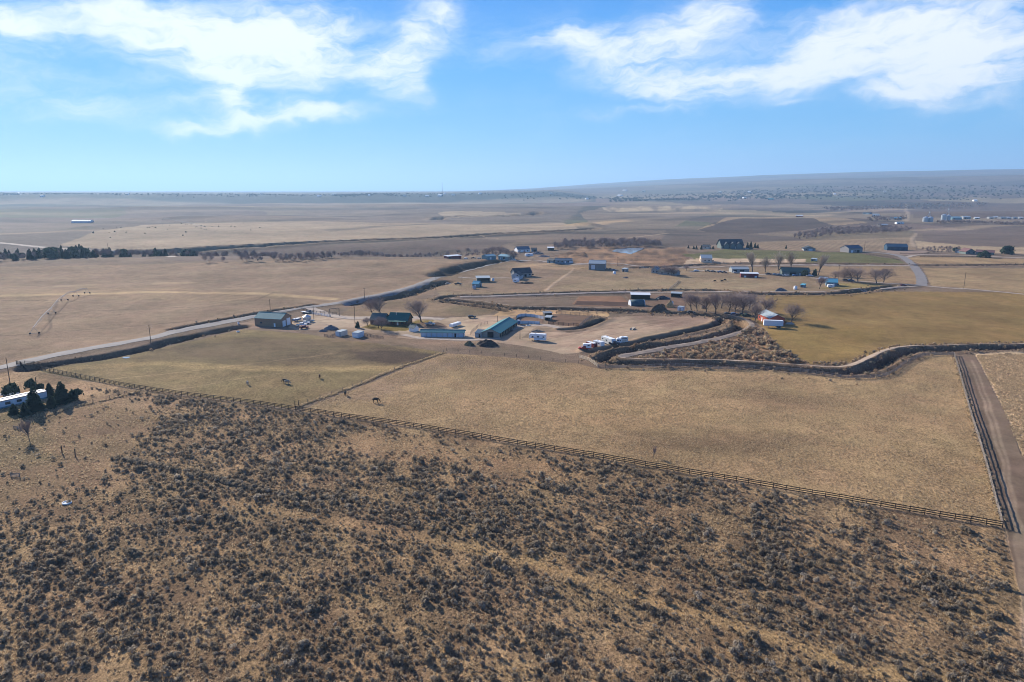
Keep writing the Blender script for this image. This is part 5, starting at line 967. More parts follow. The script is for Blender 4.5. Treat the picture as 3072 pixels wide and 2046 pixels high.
for i, (u, v, w) in enumerate(((2925, 657, 14), (2968, 656, 13), (2985, 655, 13), (3003, 656, 14), (3022, 656, 12), (3040, 656, 13), (3058, 656, 12))):
    bld('pale roofed packing shed in the line behind the thicket', (u, v), (u + w, v), 12, 3, 1.4, GREYWALL, GREYROOF if i % 2 else OFFWHITE, doors=(('f', 6, 3, 2.6, DARK),), name='packing_shed', cat='shed', group='white packing sheds')
# grain bins
def bin_(u, v, rad, h, label, legs=False):
    p = PZ(u, v); r = thing('grain_bin', label, 'grain bin', p); z0 = 1.5 if legs else -.3
    part('body', MB().lathe([(rad, z0), (rad, h)], 20), STEEL, r, False); part('roof', MB().lathe([(rad * 1.03, h + .01), (rad * .12, h + rad * .5), (rad * .1, h + rad * .55)], 20), STEEL, r)
    for k in range(3): part('band', MB().lathe([(rad + .03, z0 + (h - z0) * (k + 1) / 4), (rad + .03, z0 + (h - z0) * (k + 1) / 4 + .12)], 20), GREYMET, r)
    part('door', MB().box(0, -rad - .03, (z0 + 1.2), .9, .12, 1.6), GREYMET, r)
    return r
bin_(921.5, 964, 2.35, 2.8, 'galvanised grain bin beside the white pickups')
for u, v, rd, h, lb in ((2776, 665, 6.2, 9, 'squat far grain bin with the tripod elevator'), (2790, 665, 6.2, 9, 'squat far grain bin farther from the road'), (2830, 664, 6, 15, 'tall far grain bin under the slanting elevator'), (2843, 663, 5.5, 13, 'tall far grain bin beside the teal warehouse')): bin_(u, v, rd, h, lb)
def elevator(u, v, h, label, legs):
    p = PZ(u, v); r = thing('grain_elevator', label, 'elevator', p)
    for dx, dy in legs: part('leg', MB().tube((dx, dy, -.3), (0, 0, h), .45, .35, 5), STEEL, r)
    part('head', MB().box(0, 0, h + .8, 2.2, 2.0, 2.4), STEEL, r)
elevator(2786, 664, 20, 'tripod grain elevator over the squat bins', ((-11, 0), (4, -3), (5, 5))); elevator(2842, 662, 27, 'slanting grain elevator over the tall bins', ((-14, 0), (3, -4), (5, 4)))
# mobile home
r, L, a, rz = bld('long white mobile home with pale arched roof', (-40, 1236), (143, 1194), 4.2, 2.55, .25, mat('white_siding', (.66, .68, .70), .6, var=.05), mat('pale_home_roof', (.50, .46, .44), .6, var=.15), over=.12, wins=(('f', 6.5, 1.6, 1.0, .9), ('f', 10.0, 1.5, 1.0, .9)), doors=(('f', 8.4, .9, 2.0, WHITE),), name='mobile_home', cat='house')
part('skirting', MB().box(L / 2, -.04, .18, L, .06, .62), TEALWALL, r); part('trim', MB().box(L / 2, -.05, 2.50, L, .05, .16), REDROOF, r); part('step', MB().box(8.4, -.6, .2, 1.2, 1.0, .4), GREYWOOD, r)
# ------------------------------------------------------------------ vehicles and trailers
def place2(A, B, w):
    a, b = PZ(*A), PZ(*B); d = b - a; L = math.hypot(d.x, d.y); rz = math.atan2(d.y, d.x); m = (a + b) / 2 + Vector((-math.sin(rz), math.cos(rz), 0)) * w / 2
    m.z = min(float(Z(m.x + i * .8, m.y + j * .8)) for i in (-1, 1) for j in (-1, 1)); return m, rz, L
def wheels(r, xs, w, rad=.38, t=.26):
    for x in xs:
        for s in (-1, 1):
            o = part('wheel', MB().wheel(x, s * (w / 2 - t / 2), rad, rad, t), BLACK, r); part('rim', MB().wheel(x, s * (w / 2 - t / 2), rad, rad * .55, t + .03, 8), SILVER, o)
def pickup(label, A, yaw, m, name='pickup_truck', camper=False, L=5.6, group=None, cat='truck', bed=True, loc=None):
    p = PZ(*A) if loc is None else loc; r = thing(name, label, cat, p, yaw, group); w = 1.95; h = L / 2
    if cat == 'car': side = [(-h, .42), (h, .42), (h, .82), (h - .2, 1.0), (h - 1.3, 1.08), (h - 2.0, 1.5), (-h + 1.0, 1.55), (-h + .2, 1.1), (-h, .95)]
    elif bed: side = [(-h, .55), (h, .55), (h, .98), (h - .15, 1.12), (h - 1.45, 1.2), (h - 2.1, 1.8), (h - 3.6, 1.82), (h - 3.75, 1.2), (-h, 1.2)]
    else: side = [(-h, .5), (h, .5), (h, .95), (h - .15, 1.1), (h - 1.4, 1.18), (h - 2.0, 1.74), (-h + .3, 1.76), (-h, 1.1)]
    part('body', MB().prism(side, -w / 2, w / 2, .12), m, r)
    if cat == 'car': part('side_glass', MB().prism([(h - 1.45, 1.08), (h - 2.02, 1.42), (-h + 1.05, 1.46), (-h + .5, 1.1)], -w / 2 - .01, w / 2 + .01), GLASS, r)
    else:
        x1 = h - 3.55 if bed else -h + .45
        part('side_glass', MB().prism([(h - 1.62, 1.24), (h - 2.12, 1.68), (x1, 1.70), (x1, 1.24)], -w / 2 - .01, w / 2 + .01), GLASS, r)
        part('windscreen', MB().prism([(h - 1.50, 1.22), (h - 1.46, 1.24), (h - 2.04, 1.77), (h - 2.08, 1.75)], -w / 2 + .15, w / 2 - .15), GLASS, r)
    if bed and not camper: part('bed', MB().box(-h + .95, 0, 1.2, 1.75, w - .25, .06), BLACK, r)
    if camper:
        part('camper_shell', MB().prism([(-h - .3, 1.0), (h - 3.6, 1.0), (h - 3.6, 1.95), (h - 2.2, 1.95), (h - 2.2, 2.75), (h - 2.5, 2.95), (-h - .3, 2.95)], -w / 2 - .1, w / 2 + .1, .1), WHITE, r)
        part('camper_window', MB().box(-h + 1.0, 0, 2.2, 1.0, w + .3, .5), GLASS, r)
    wheels(r, (-h + 1.15, h - 1.0), w + .02, .4)
    for s in (-1, 1): part('headlight', MB().box(h + .01, s * .7, .85, .06, .3, .18), WHITE, r)
    return r
def trailer(label, A, B, w, h, m, kind, name='trailer', cat='trailer', win=(), axles=2, stripe=None, z0=.55, group=None):
    p, rz, L = place2(A, B, w); r = thing(name, label, cat, p, rz, group); x0, x1 = -L / 2, L / 2
    if kind == 'fifth': side = [(x0, z0), (x1 - 2.6, z0), (x1 - 2.4, z0 + .95), (x1, z0 + 1.0), (x1 + .1, z0 + 1.5), (x1 - .5, h), (x0 + .1, h), (x0, h - .2)]
    elif kind == 'fifthl': side = [(x0 + 2.6, z0), (x1, z0), (x1, h - .2), (x1 - .1, h), (x0 + .5, h), (x0 - .1, z0 + 1.5), (x0, z0 + 1.0), (x0 + 2.4, z0 + .95)]
    elif kind == 'travel': side = [(x0, z0 + .25), (x0 + .35, z0), (x1 - .3, z0), (x1, z0 + .5), (x1, h - .8), (x1 - .5, h), (x0 + .4, h), (x0, h - .5)]
    elif kind == 'nose': side = [(x0, z0), (x1 - .3, z0), (x1 + .2, z0 + .4), (x1 + .1, h - .5), (x1 - .5, h), (x0, h)]
    else: side = [(x0, z0), (x1, z0), (x1, h), (x0, h)]
    part('body', MB().prism(side, -w / 2, w / 2, .08), m, r); part('roof', MB().box((x0 + x1) / 2, 0, h + .04, L - .9, w - .15, .08), WHITE, r)
    if kind != 'flat': part('roof_vent', MB().box(x0 + L * .35, 0, h + .16, .6, .6, .18), OFFWHITE, r)
    for f, wd, zz, ht in win: part('window', MB().box(x0 + L * f, 0, zz, wd, w + .04, ht), GLASS, r)
    if stripe: part('stripe', MB().box((x0 + x1) / 2, 0, z0 + (h - z0) * .35, L * .72, w + .02, .22), stripe, r)
    part('rear_door', MB().box(x0 - .03, 0, (h + z0) / 2, .05, w * .8, (h - z0) * .85), m, r)
    c = (x0 + x1) / 2 - L * .08; wheels(r, [c + (k - (axles - 1) / 2) * .95 for k in range(axles)], w - .05, .36)
    if kind in ('box', 'nose', 'travel'): part('hitch', MB().tube((x1, -.4, z0), (x1 + 1.2, 0, z0 - .05), .05).tube((x1, .4, z0), (x1 + 1.2, 0, z0 - .05), .05).tube((x1 + 1.1, 0, 0), (x1 + 1.1, 0, z0), .05), GREYMET, r)
    else: part('landing_leg', MB().tube((x1 - 2.9 if kind != 'fifthl' else x0 + 2.9, -.8, 0), (x1 - 2.9 if kind != 'fifthl' else x0 + 2.9, -.8, z0), .06).tube((x1 - 2.9 if kind != 'fifthl' else x0 + 2.9, .8, 0), (x1 - 2.9 if kind != 'fifthl' else x0 + 2.9, .8, z0), .06), GREYMET, r)
    return r
trailer('large white fifth wheel camper parked alone beside the earth ramp', (1587, 1022), (1636, 1025), 2.5, 3.6, WHITE, 'fifthl', 'fifth_wheel_camper', 'camper', ((.22, .9, 2.2, .7), (.55, 1.2, 2.3, .7), (.88, .8, 2.3, .6)), stripe=BLUE)
pickup('red pickup with a white slide in camper', (1753, 1049), math.radians(176), RED, camper=True, L=5.8)
trailer('dark red horse trailer behind the camper pickup', (1757, 1040), (1781, 1045), 2.2, 2.5, DKRED, 'nose', 'horse_trailer')
trailer('white horse trailer with grey window band', (1779, 1037), (1803, 1042), 2.3, 2.7, WHITE, 'box', 'horse_trailer', win=((.5, 3.2, 1.9, .35),))
trailer('cream fifth wheel camper with dark windows', (1803, 1028), (1835, 1038), 2.5, 3.4, mat('cream_camper', (.56, .56, .53), .5), 'fifth', 'fifth_wheel_camper', 'camper', ((.15, 1.0, 2.4, .6), (.5, 1.4, 2.2, .6)), stripe=GREYMET)
trailer('small white bumper pull camper', (1849, 1031), (1865, 1035), 2.2, 2.7, WHITE, 'travel', 'travel_trailer', 'camper', ((.3, .8, 1.8, .6), (.7, .6, 1.8, .5)), axles=1)
trailer('white and cream cargo trailer at the end of the parked row', (1862, 1029), (1884, 1033), 2.4, 3.0, mat('cream_white', (.64, .62, .56), .5), 'box', 'cargo_trailer', win=((.5, 2.6, 2.3, .25),), stripe=CREAM)
pickup('dark pickup behind the cream camper', (1843, 1034), math.radians(-15), CHAR, L=5.4)
pickup('white crew cab pickup by the grain bin', (914, 972), math.radians(8), WHITE, L=5.9); pickup('white pickup parked nearest the workshop doors', (905, 978), math.radians(12), WHITE, L=5.6)
trailer('blue and white boat trailer beside the grain bin', (884, 966), (905, 961), 2.2, 1.5, BLUE, 'nose', 'boat_trailer', axles=1); trailer('low flatbed trailer with pale deck by the ranch entrance', (901, 939), (925, 942), 2.4, .95, PALEWOOD, 'flat', 'flatbed_trailer', z0=.6)
pickup('dark tractor unit beside the flatbed trailer', (929, 939), math.radians(-20), CHAR, L=4.6, bed=False, cat='truck'); pickup('red and silver old truck before the workshop', (912, 986), math.radians(30), DKRED, L=5.0)
trailer('long low white stock trailer in the stable yard', (1358, 984), (1384, 976), 2.3, 2.0, WHITE, 'box', 'stock_trailer'); pickup('grey pickup parked on the bare ground near the lawn', (1290, 975), math.radians(-10), SILVER); pickup('dark vehicle in the open paddock corner', (1416, 954), math.radians(10), CHAR, bed=False, L=4.8)
trailer('blue box trailer at the far end of the stable barn', (1551, 975), (1561, 975), 2.2, 2.6, BLUE, 'box', 'cargo_trailer', axles=1); pickup('white pickup behind the mobile home roof', (32, 1187), math.radians(20), WHITE)
def semi():
    p, rz, L = place2((2291, 983), (2349, 985), 2.6); r = thing('semi_trailer', 'long white semi trailer parked beside the red barn', 'trailer', p, rz)
    part('body', MB().prism([(-L / 2, 1.25), (L / 2, 1.25), (L / 2, 4.0), (L / 2 - .1, 4.1), (-L / 2, 4.1)], -1.3, 1.3, .05), mat('white_box_siding', (.60, .64, .68), .45, var=.06), r); part('roof', MB().box(0, 0, 4.13, L - .2, 2.5, .05), OFFWHITE, r)
    part('rear_door', MB().box(-L / 2 - .04, 0, 2.65, .06, 2.4, 2.6), WHITE, r); part('chassis', MB().box(0, 0, 1.1, L * .95, 1.0, .25), GREYMET, r)
    wheels(r, (L / 2 - 1.4, L / 2 - 2.7), 2.5, .5, .5); part('landing_gear', MB().box(-L / 2 + 2.5, -.8, .6, .15, .15, 1.2).box(-L / 2 + 2.5, .8, .6, .15, .15, 1.2), GREYMET, r)
semi()
for i, (u, v, yw, m, ct, lb) in enumerate(((2073, 939, 0, CHAR, 'car', 'dark car alone beside the canal track trees'), (2184, 943, -5, CHAR, 'car', 'first dark car under the grove trees'), (2203, 945, -4, BLUE, 'car', 'blue car under the grove trees'), (2222, 947, -8, CHAR, 'truck', 'dark pickup under the forked tree'), (2238, 949, 4, GREENP, 'truck', 'dark green pickup at the end of the grove'),
        (2089, 814, 5, WHITE, 'car', 'white car at the start of the gravel lane'), (2122, 815, 5, TANP, 'truck', 'tan truck in the gravel lane row'), (2140, 816, 5, CHAR, 'car', 'dark car beside the tan truck'), (2160, 818, 5, BLUE, 'truck', 'blue truck in the gravel lane row'), (2172, 819, 5, CHAR, 'truck', 'charcoal truck next to the blue truck'), (2206, 819.5, 10, SILVER, 'car', 'silver car under the grey roofed shed'),
        (2305, 824, 0, CHAR, 'truck', 'charcoal pickup before the teal house'), (2326, 825, 0, SILVER, 'car', 'silver car before the teal house'), (2338, 826, 0, SILVER, 'car', 'second silver car before the teal house'), (2357, 828, 0, WHITE, 'truck', 'white pickup in front of the teal house'), (2385, 828, 0, BLUE, 'car', 'blue car by the teal house door'), (2428, 829, 0, WHITE, 'truck', 'white pickup at the end of the teal house'),
        (2537, 842, 0, CHAR, 'car', 'dark car behind the cyan roofed house'), (2553, 843, 0, BLUE, 'car', 'blue car behind the cyan roofed house lawn'), (2710, 858, -5, DKRED, 'car', 'dark red car at the road junction'), (1345, 853, 0, SILVER, 'car', 'silver car at the paddock edge by the road'), (1374, 854, 0, CHAR, 'truck', 'dark truck in the rough paddock'),
        (1830, 810, 0, CHAR, 'truck', 'charcoal truck beside the grey metal barn'), (1842, 812, 0, BLUE, 'car', 'blue car beside the grey metal barn'), (1517, 782, 0, WHITE, 'truck', 'white truck in front of the pale teal shed'), (1398, 777, 0, WHITE, 'car', 'white car behind the skyline shed'), (1420, 776, 0, CHAR, 'truck', 'dark truck between the low sheds'), (1438, 777, 0, SILVER, 'car', 'silver car between the low sheds'), (1541, 780, 0, WHITE, 'car', 'white car past the pale teal shed'),
        (2548, 757, 0, WHITE, 'car', 'white car before the blue roofed stone barn'), (2241, 747, 0, SILVER, 'car', 'silver car beside the big dark roofed house'))):
    pickup(lb, (u, v), math.radians(yw), m, name='parked_car' if ct == 'car' else 'pickup_truck', cat=ct, bed=(ct == 'truck'), L=4.7 if ct == 'car' else 5.6)
trailer('white travel trailer in front of the grey garage', (1538, 848), (1556, 849), 2.4, 3.0, WHITE, 'travel', 'travel_trailer', 'camper', ((.4, 1.2, 2, .6),)); trailer('white caravan among scrap before the slate roofed house', (1578, 770), (1600, 770), 2.5, 3.2, WHITE, 'travel', 'travel_trailer', 'camper', ((.4, 2, 2.2, .7),)); trailer('white boat shaped trailer below the cyan roofed house', (2483, 864), (2503, 864), 2.3, 2.4, WHITE, 'travel', 'travel_trailer', 'camper', ((.5, 1, 1.7, .5),))
# ------------------------------------------------------------------ tanks, heaps and small things
def tank(u, v, rad, h, m, label, dome=True):
    p = PZ(u, v); r = thing('storage_tank', label, 'tank', p); part('body', MB().lathe([(rad * .97, -.1), (rad, .1), (rad, h)], 16), m, r, True); part('top', MB().lathe([(rad, h + .005), (rad * .75, h + rad * (.3 if dome else .05)), (rad * .2, h + rad * (.42 if dome else .06))], 16), m, r, True); part('lid', MB().lathe([(rad * .19, h + rad * .3), (rad * .19, h + rad * .5)], 10), GREYMET, r)
tank(2386, 868, 1.3, 2.2, WHITE, 'white water tank at the edge of the cow pasture'); tank(2014, 915, 1.2, 2.2, WHITE, 'white tank behind the hay stack'); tank(1843, 822, 1.3, 2.0, WHITE, 'white tank on the grass before the grey metal barn'); tank(716, 974, .5, 1.1, WHITE, 'white drum behind the workshop'); tank(1479, 843, 1.2, 2.0, OFFWHITE, 'pale tank beside the open pole shed')
def tub(u, v, rad, h, m, label):
    p = PZ(u, v); r = thing('water_trough', label, 'trough', p); part('rim', MB().lathe([(rad, -.05), (rad, h), (rad * .9, h), (rad * .88, h * .6)], 18), m, r, True); part('water', MB().lathe([(rad * .87, h * .55), (rad * .86, h * .62)], 18), WATER, r)
tub(201, 1510, 1.05, .35, WHITE, 'round white trough alone in the sparse sagebrush'); tub(714, 996, .8, .5, WHITE, 'white trough in the pasture below the workshop'); tub(938, 962, .9, .5, WHITE, 'white trough beside the grain bin shadow'); tub(1585, 977, 1.2, .4, STEEL, 'round steel feeder by the dirt lane')
def heap(label, u, v, wpx, h, m, seed, name='dirt_heap', cat='heap', ratio=.55):
    p = PZ(u, v); rx = wpx / 2 / px_per_m(p); ry = rx * ratio; mb = MB(); n, k = 26, 9; r = random.Random(seed); ph = [r.uniform(0, 6.28) for _ in range(6)]; vv = []; ff = []
    for j in range(k + 1):
        t = j / k
        for i in range(n):
            a = 2 * PI * i / n; rr_ = t * (1 + .13 * math.sin(3 * a + ph[0]) + .09 * math.sin(5 * a + ph[1])); z = h * max(0, 1 - t ** 2.0) ** .85 * (1 + .22 * math.sin(4 * a + ph[2] + 5 * t) + .15 * r.uniform(-1, 1)) - (.4 if j == k else 0)
            vv.append((rx * rr_ * math.cos(a), ry * rr_ * math.sin(a), z))
    for j in range(k):
        for i in range(n): ff.append((j * n + i, j * n + (i + 1) % n, (j + 1) * n + (i + 1) % n, (j + 1) * n + i)[::-1])
    mb.add(vv, ff); o = link(name, mb.mesh(name, m, True), None, p, (0, 0, r.uniform(-.2, .2))); return tag(o, label, cat)
heap('large dark manure heap below the stable barn', 1460, 1036, 66, 2.4, MANURE, 1); heap('olive brush heap beside the manure heap', 1408, 1036, 30, 1.8, mat('olive_heap', (.13, .11, .06), .95, var=.4, scale=3), 2); heap('grey scrap and rubble heap above the containers', 992, 988, 46, 1.9, mat('grey_rubble', (.14, .135, .14), .9, var=.5, scale=3), 3); heap('low rubble heap next to the scrap heap', 968, 994, 26, .9, mat('grey_rubble', (.14, .135, .14)), 4)
heap('dark brown silage heap by the canal track', 1977, 932, 46, 3.0, mat('brown_silage', (.10, .065, .045), .95, var=.4), 5); heap('straw coloured hay heap beyond the silage', 2010, 921, 24, 3.6, HAY, 6, 'hay_heap'); heap('low brown heap behind the silage', 1986, 920, 20, 1.6, mat('brown_silage', (.10, .065, .045)), 7); heap('dark scrap heap between the two open sheds', 1988, 897, 46, 1.8, CHAR, 8); heap('pale rock heap beside the lone tree', 2368, 972, 26, 1.0, mat('pale_rocks', (.36, .31, .26), .9, var=.5, scale=3), 9); heap('dark stack of scrap above the upper canal', 2342, 873, 34, 2.0, mat('grey_rubble', (.14, .135, .14)), 10)
heap('red brown scrap heap in front of the slate roofed house', 1610, 762, 40, 2.2, mat('mixed_scrap', (.20, .16, .15), .9, var=.6, scale=1.2), 11); heap('mixed scrap heap behind the white caravan', 1632, 770, 36, 1.6, mat('mixed_scrap', (.20, .16, .15)), 12); heap('brown brush heap among the grove trees', 2110, 925, 18, 1.8, DIRTM, 13); heap('dark scrap along the farmhouse garden edge', 1580, 850, 44, 1.2, MANURE, 14); heap('dead branch heap on the middle pasture', 1877, 834, 17, .9, mat('grey_rubble', (.14, .135, .14)), 15); heap('bare dirt bank beside the fifth wheel camper', 1612, 995, 44, .9, DIRTM, 16)
def ramp():
    p = PZ(1898, 988); r = thing('mounting_ramp', 'weathered wooden ramp lying on the bare riding ground', 'ramp', p, math.radians(62)); part('deck', MB().prism([(-2.2, .05), (2.2, .05), (2.2, .75), (1.2, .75), (-2.2, .18)], -.8, .8), PALEWOOD, r); part('side_board', MB().box(0, -.86, .35, 4.4, .08, .7), GREYWOOD, r); part('side_board', MB().box(0, .86, .35, 4.4, .08, .7), GREYWOOD, r)
ramp()
def bales():
    for k, (u, v) in enumerate(((2003, 922), (2010, 922.5), (2017, 923), (2006, 918), (2014, 918))):
        p = PZ(u, v); o = link('hay_bale', MB().box(0, 0, .55, 1.3, 1.2, 1.15).mesh('hay_bale', HAY), None, p, (0, 0, random.uniform(-.2, .2))); tag(o, 'square hay bale set before the hay heap', 'hay bale', 'hay bales')
bales()
def gateway():
    a, b = PZ(990, 951), PZ(1018, 948); r = thing('ranch_gateway', 'tall log gateway over the ranch drive', 'gateway', a); d = b - a
    part('post', MB().tube((0, 0, -.3), (0, 0, 5.0), .2, .17, 7), WOOD, r); part('post', MB().tube((d.x, d.y, d.z - .3), (d.x, d.y, d.z + 5.0), .2, .17, 7), WOOD, r); part('crossbeam', MB().tube((-d.x * .05, -d.y * .05, 4.8), (d.x * 1.05, d.y * 1.05, d.z + 4.8), .17, .15, 7), WOOD, r)
gateway()
# ------------------------------------------------------------------ poles
def pole(u, v, vt, label, arms=1, rx=.14, m=DARKWOOD):
    p = PZ(u, v); h = (v - vt) / px_per_m(p) * 1.02; r = thing('utility_pole', label, 'pole', p, random.uniform(-.5, .2)); part('shaft', MB().tube((0, 0, -.3), (0, 0, h), rx * 1.15, rx * .8, 7), m, r)
    for k in range(arms):
        c = part('crossarm', MB().box(0, .14, h - .5 - 1.1 * k, 2.2, .1, .13), m, r)
        for x in (-.95, 0, .95): part('insulator', MB().tube((x, .14, h - .42 - 1.1 * k), (x, .14, h - .2 - 1.1 * k), .06, .04, 5), OFFWHITE, c)
    return r
for u, v, t, n, lb in ((31, 1154, 1088, 0, 'tall plain pole at the corner of the straw verge'), (112, 1171, 1138, 0, 'thin pole behind the mobile home'), (453, 1031, 982, 2, 'utility pole beside the road embankment'), (811, 931, 902, 1, 'utility pole on the far verge behind the workshop'), (942, 961, 921, 1, 'utility pole beside the grain bin'), (1065, 971, 920, 1, 'utility pole in the middle of the ranch yard'), (1094, 897, 866, 1, 'utility pole beside the road before the bend'),
                    (1493, 977, 947, 0, 'light pole rising through the stable barn roof line'), (1560, 1017, 991, 0, 'dark post by the parked fifth wheel camper'), (1308, 846, 822, 1, 'utility pole at the road curve by the paddock'), (1386, 852, 832, 1, 'utility pole at the pale drive entrance'), (1853, 797, 772, 1, 'utility pole before the spoil heaps'), (2891, 866, 826, 1, 'utility pole on the gravel road verge'), (2514, 838, 800, 1, 'utility pole above the cyan roof'), (2592, 758, 728, 0, 'thin pole beside the blue roofed stone barn'), (325, 752, 735, 1, 'far utility pole by the pale far road'), (1327, 584, 550, 0, 'tall thin far mast on the horizon')):
    pole(u, v, t, lb, n, .14 if v > 600 else .9)
# ------------------------------------------------------------------ pivot irrigators
PIVOTM = mat('dull_zinc', (.38, .39, .40), .8, var=.1)
def pivot(label, spots, h=3.8):
    q = [PZ(*s) for s in spots]; r = thing('pivot_irrigator', label, 'irrigator', q[0])
    for i, p in enumerate(q):
        d = (q[min(i + 1, len(q) - 1)] - q[max(i - 1, 0)]); d.z = 0; d.normalize(); n = Vector((-d.y, d.x, 0)); o = p - q[0]; mb = MB(); top = o + Vector((0, 0, h))
        for s in (-1, 1): mb.tube(o + n * 2.0 * s + Vector((0, 0, .6)), top, .09, .07, 5)
        mb.tube(o - n * 2.0 + Vector((0, 0, .6)), o + n * 2.0 + Vector((0, 0, .6)), .09, .09, 5); t = part('tower', mb, PIVOTM, r)
        for s in (-1, 1):
            c = o + n * 2.0 * s + Vector((0, 0, .6)); a = d; wm = MB(); k = 12; vs_ = []
            for side in (-.16, .16): vs_ += [c + n * math.cos(2 * PI * j / k) * .48 + Vector((0, 0, math.sin(2 * PI * j / k) * .48)) + a * side for j in range(k)]
            wm.add(vs_, [(j, j + k, (j + 1) % k + k, (j + 1) % k) for j in range(k)] + [tuple(range(k)), tuple(range(k, 2 * k))[::-1]]); part('wheel', wm, BLACK, t)
    for i in range(len(q) - 1):
        a, b = q[i] - q[0] + Vector((0, 0, h)), q[i + 1] - q[0] + Vector((0, 0, h)); d = b - a; n = Vector((-d.y, d.x, 0)).normalized(); pipe, tr = MB(), MB(); N_ = 8; pp = [a.lerp(b, k / N_) + Vector((0, 0, 1.0 * math.sin(PI * k / N_))) for k in range(N_ + 1)]
        for k in range(N_): pipe.tube(pp[k], pp[k + 1], .10, .10, 6)
        lo = {s: [pp[k] + n * s * .55 - Vector((0, 0, 1.3 * math.sin(PI * k / N_))) for k in range(N_ + 1)] for s in (-1, 1)}
        for s in (-1, 1):
            for k in range(N_): tr.tube(lo[s][k], lo[s][k + 1], .035, .035, 3)
            for k in range(1, N_): tr.tube(pp[k], lo[s][k], .03, .03, 3); tr.tube(pp[k], lo[s][min(k + 1, N_)], .025, .025, 3)
        for k in range(1, N_): tr.tube(lo[-1][k], lo[1][k], .03, .03, 3)
        s = part('span_pipe', pipe, PIVOTM, r); part('truss', tr, PIVOTM, s)
pivot('galvanised pivot irrigator standing on the rolling field', [(104, 1003), (156, 942), (194, 902), (228, 890), (262, 881)]); pivot('far pivot irrigator on the pale slope', [(616, 689), (590, 682), (560, 674), (525, 667), (490, 660)], 5)
# ------------------------------------------------------------------ animals
def skin_body(name, V, E_, R_, m):
    bm = bmesh.new(); lay = bm.verts.layers.skin.verify(); vs_ = []
    for i, (c, r_) in enumerate(zip(V, R_)):
        v = bm.verts.new(c); v[lay].radius = r_ if isinstance(r_, tuple) else (r_, r_); v[lay].use_root = (i == 0); vs_.append(v)
    for a, b in E_: bm.edges.new((vs_[a], vs_[b]))
    me = bpy.data.meshes.new(name); bm.to_mesh(me); bm.free(); o = bpy.data.objects.new(name, me); C.objects.link(o); o.modifiers.new('skin', 'SKIN'); s = o.modifiers.new('sub', 'SUBSURF'); s.levels = 1; s.render_levels = 1
    return o
HV = [(0, 0, 1.12), (-.45, 0, 1.18), (.42, 0, 1.15), (.68, 0, 1.28), (.98, 0, 1.02), (1.18, 0, .68), (1.3, 0, .46), (1.40, 0, .22), (.48, .17, .9), (.49, .18, .5), (.47, .18, .10), (.50, .18, .02), (.48, -.17, .9), (.56, -.18, .5), (.54, -.18, .10), (.58, -.18, .02),
      (-.52, .18, .92), (-.46, .19, .74), (-.66, .19, .48), (-.62, .19, .10), (-.58, .19, .02), (-.52, -.18, .92), (-.40, -.19, .72), (-.58, -.19, .47), (-.52, -.19, .10), (-.48, -.19, .02), (-.74, 0, 1.2), (-.86, 0, .95), (-.88, 0, .55), (1.14, .07, .86), (1.14, -.07, .86)]
HE = [(0, 1), (0, 2), (2, 3), (3, 4), (4, 5), (5, 6), (6, 7), (2, 8), (8, 9), (9, 10), (10, 11), (2, 12), (12, 13), (13, 14), (14, 15), (1, 16), (16, 17), (17, 18), (18, 19), (19, 20), (1, 21), (21, 22), (22, 23), (23, 24), (24, 25), (1, 26), (26, 27), (27, 28)]
HR = [.30, .30, .30, .21, .15, .12, .10, .065, .13, .065, .045, .055, .13, .065, .045, .055, .17, .13, .065, .045, .055, .17, .13, .065, .045, .055, .08, .06, .04, .03, .03]
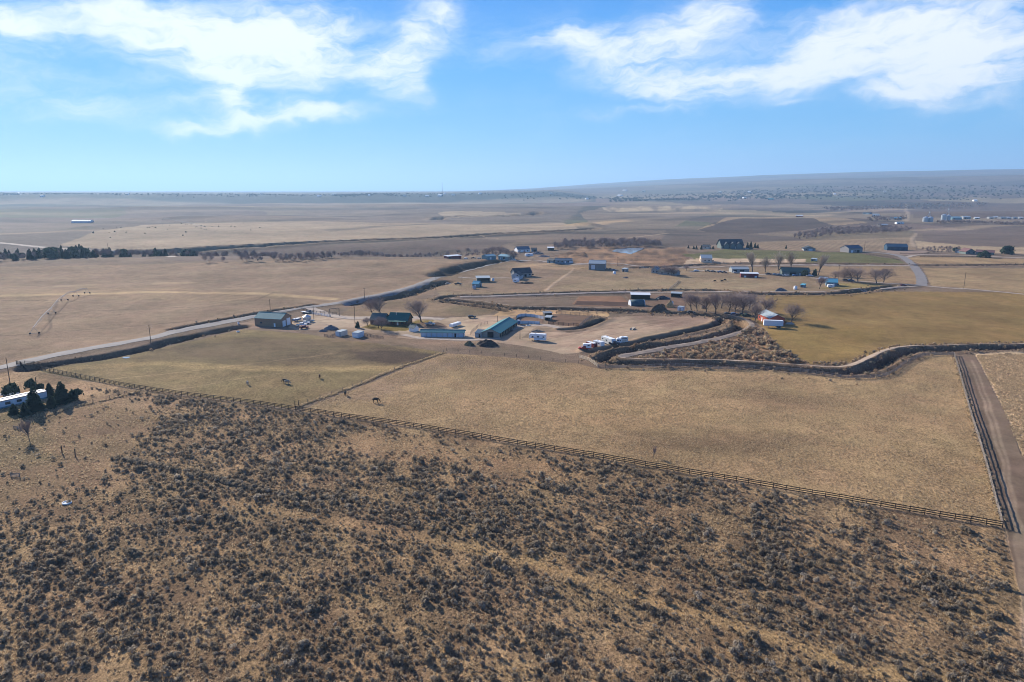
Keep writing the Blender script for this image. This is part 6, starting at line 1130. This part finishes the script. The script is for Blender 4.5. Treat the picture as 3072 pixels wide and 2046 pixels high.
def make_herd():
    protos = {}
    for nm, m, V in (('black', HBLACK, HV), ('bay', HBAY, HV), ('pale', HGREY, HV)):
        protos[nm] = skin_body('horse_' + nm, V[:29], HE, HR[:29], m)
    cowV = [(x * .95, y * 1.1, z * .92) for x, y, z in HV[:29]]; protos['cow'] = skin_body('cow_black', cowV, HE, [r_ * 1.12 for r_ in HR[:29]], HBLACK)
    dg = bpy.context.evaluated_depsgraph_get(); out = {}
    for nm, o in protos.items():
        me = bpy.data.meshes.new_from_object(o.evaluated_get(dg)); me.materials.clear(); me.materials.append({'black': HBLACK, 'bay': HBAY, 'pale': HGREY, 'cow': HBLACK}[nm]); me.polygons.foreach_set('use_smooth', [True] * len(me.polygons)); out[nm] = me
    for o in protos.values(): me = o.data; bpy.data.objects.remove(o); bpy.data.meshes.remove(me)
    return out
HERD = make_herd()
def animal(kind, u, v, yaw, label, s=1.0, name='horse', group=None):
    p = PZ(u, v); o = link(name, HERD[kind], None, p, (0, 0, math.radians(yaw)), (s * 1.12,) * 3); tag(o, label, name, group)
    if name == 'horse':
        mn = MB()
        for k in range(8): t = k / 7; mn.add([(.66 + .5 * t, 0, 1.48 - .62 * t), (.70 + .5 * t, .05, 1.30 - .62 * t), (.70 + .5 * t, -.05, 1.30 - .62 * t)], [(0, 1, 2)])
        part('mane', mn, HBLACK, o)
    return o
animal('pale', 743, 1155, -60, 'pale dun horse grazing alone on the olive pasture', 1.05); animal('black', 856, 1149, 170, 'black horse standing behind the grey bellied one', 1.05); animal('pale', 861, 1152, -8, 'grey horse grazing in front of the black one', 1.05); animal('bay', 959, 1135, -80, 'bay horse grazing near the green rise'); animal('black', 1036, 1186, -70, 'dark horse grazing against the tumbleweed fence', 1.1); animal('black', 1127, 1209, -5, 'black horse grazing in the tan pasture', 1.2)
for u, v, yw in ((2145, 847, 150), (2166, 847, 175), (2174, 843, 20)): animal('cow', u, v, yw, 'black cow grazing below the maroon shed', 1.2, 'cow', 'black cows below the maroon shed')
# ------------------------------------------------------------------ the air
def haze():
    mb = MB().box(0, 21000, 300, 90000, 90000, 900); me = mb.mesh('haze')
    m = bpy.data.materials.new('air'); m.use_nodes = True; t = m.node_tree; t.nodes.clear()
    o = t.nodes.new('ShaderNodeOutputMaterial'); p = t.nodes.new('ShaderNodeVolumePrincipled'); t.links.new(p.outputs[0], o.inputs['Volume'])
    p.inputs['Color'].default_value = (.42, .68, 1.0, 1); p.inputs['Density'].default_value = HAZE; p.inputs['Anisotropy'].default_value = 0.24
    me.materials.append(m); h = link('haze', me); tag(h, 'thin blue haze lying over the far fields and hills', 'haze', kind='stuff')
HAZE = 8.2e-5
haze()
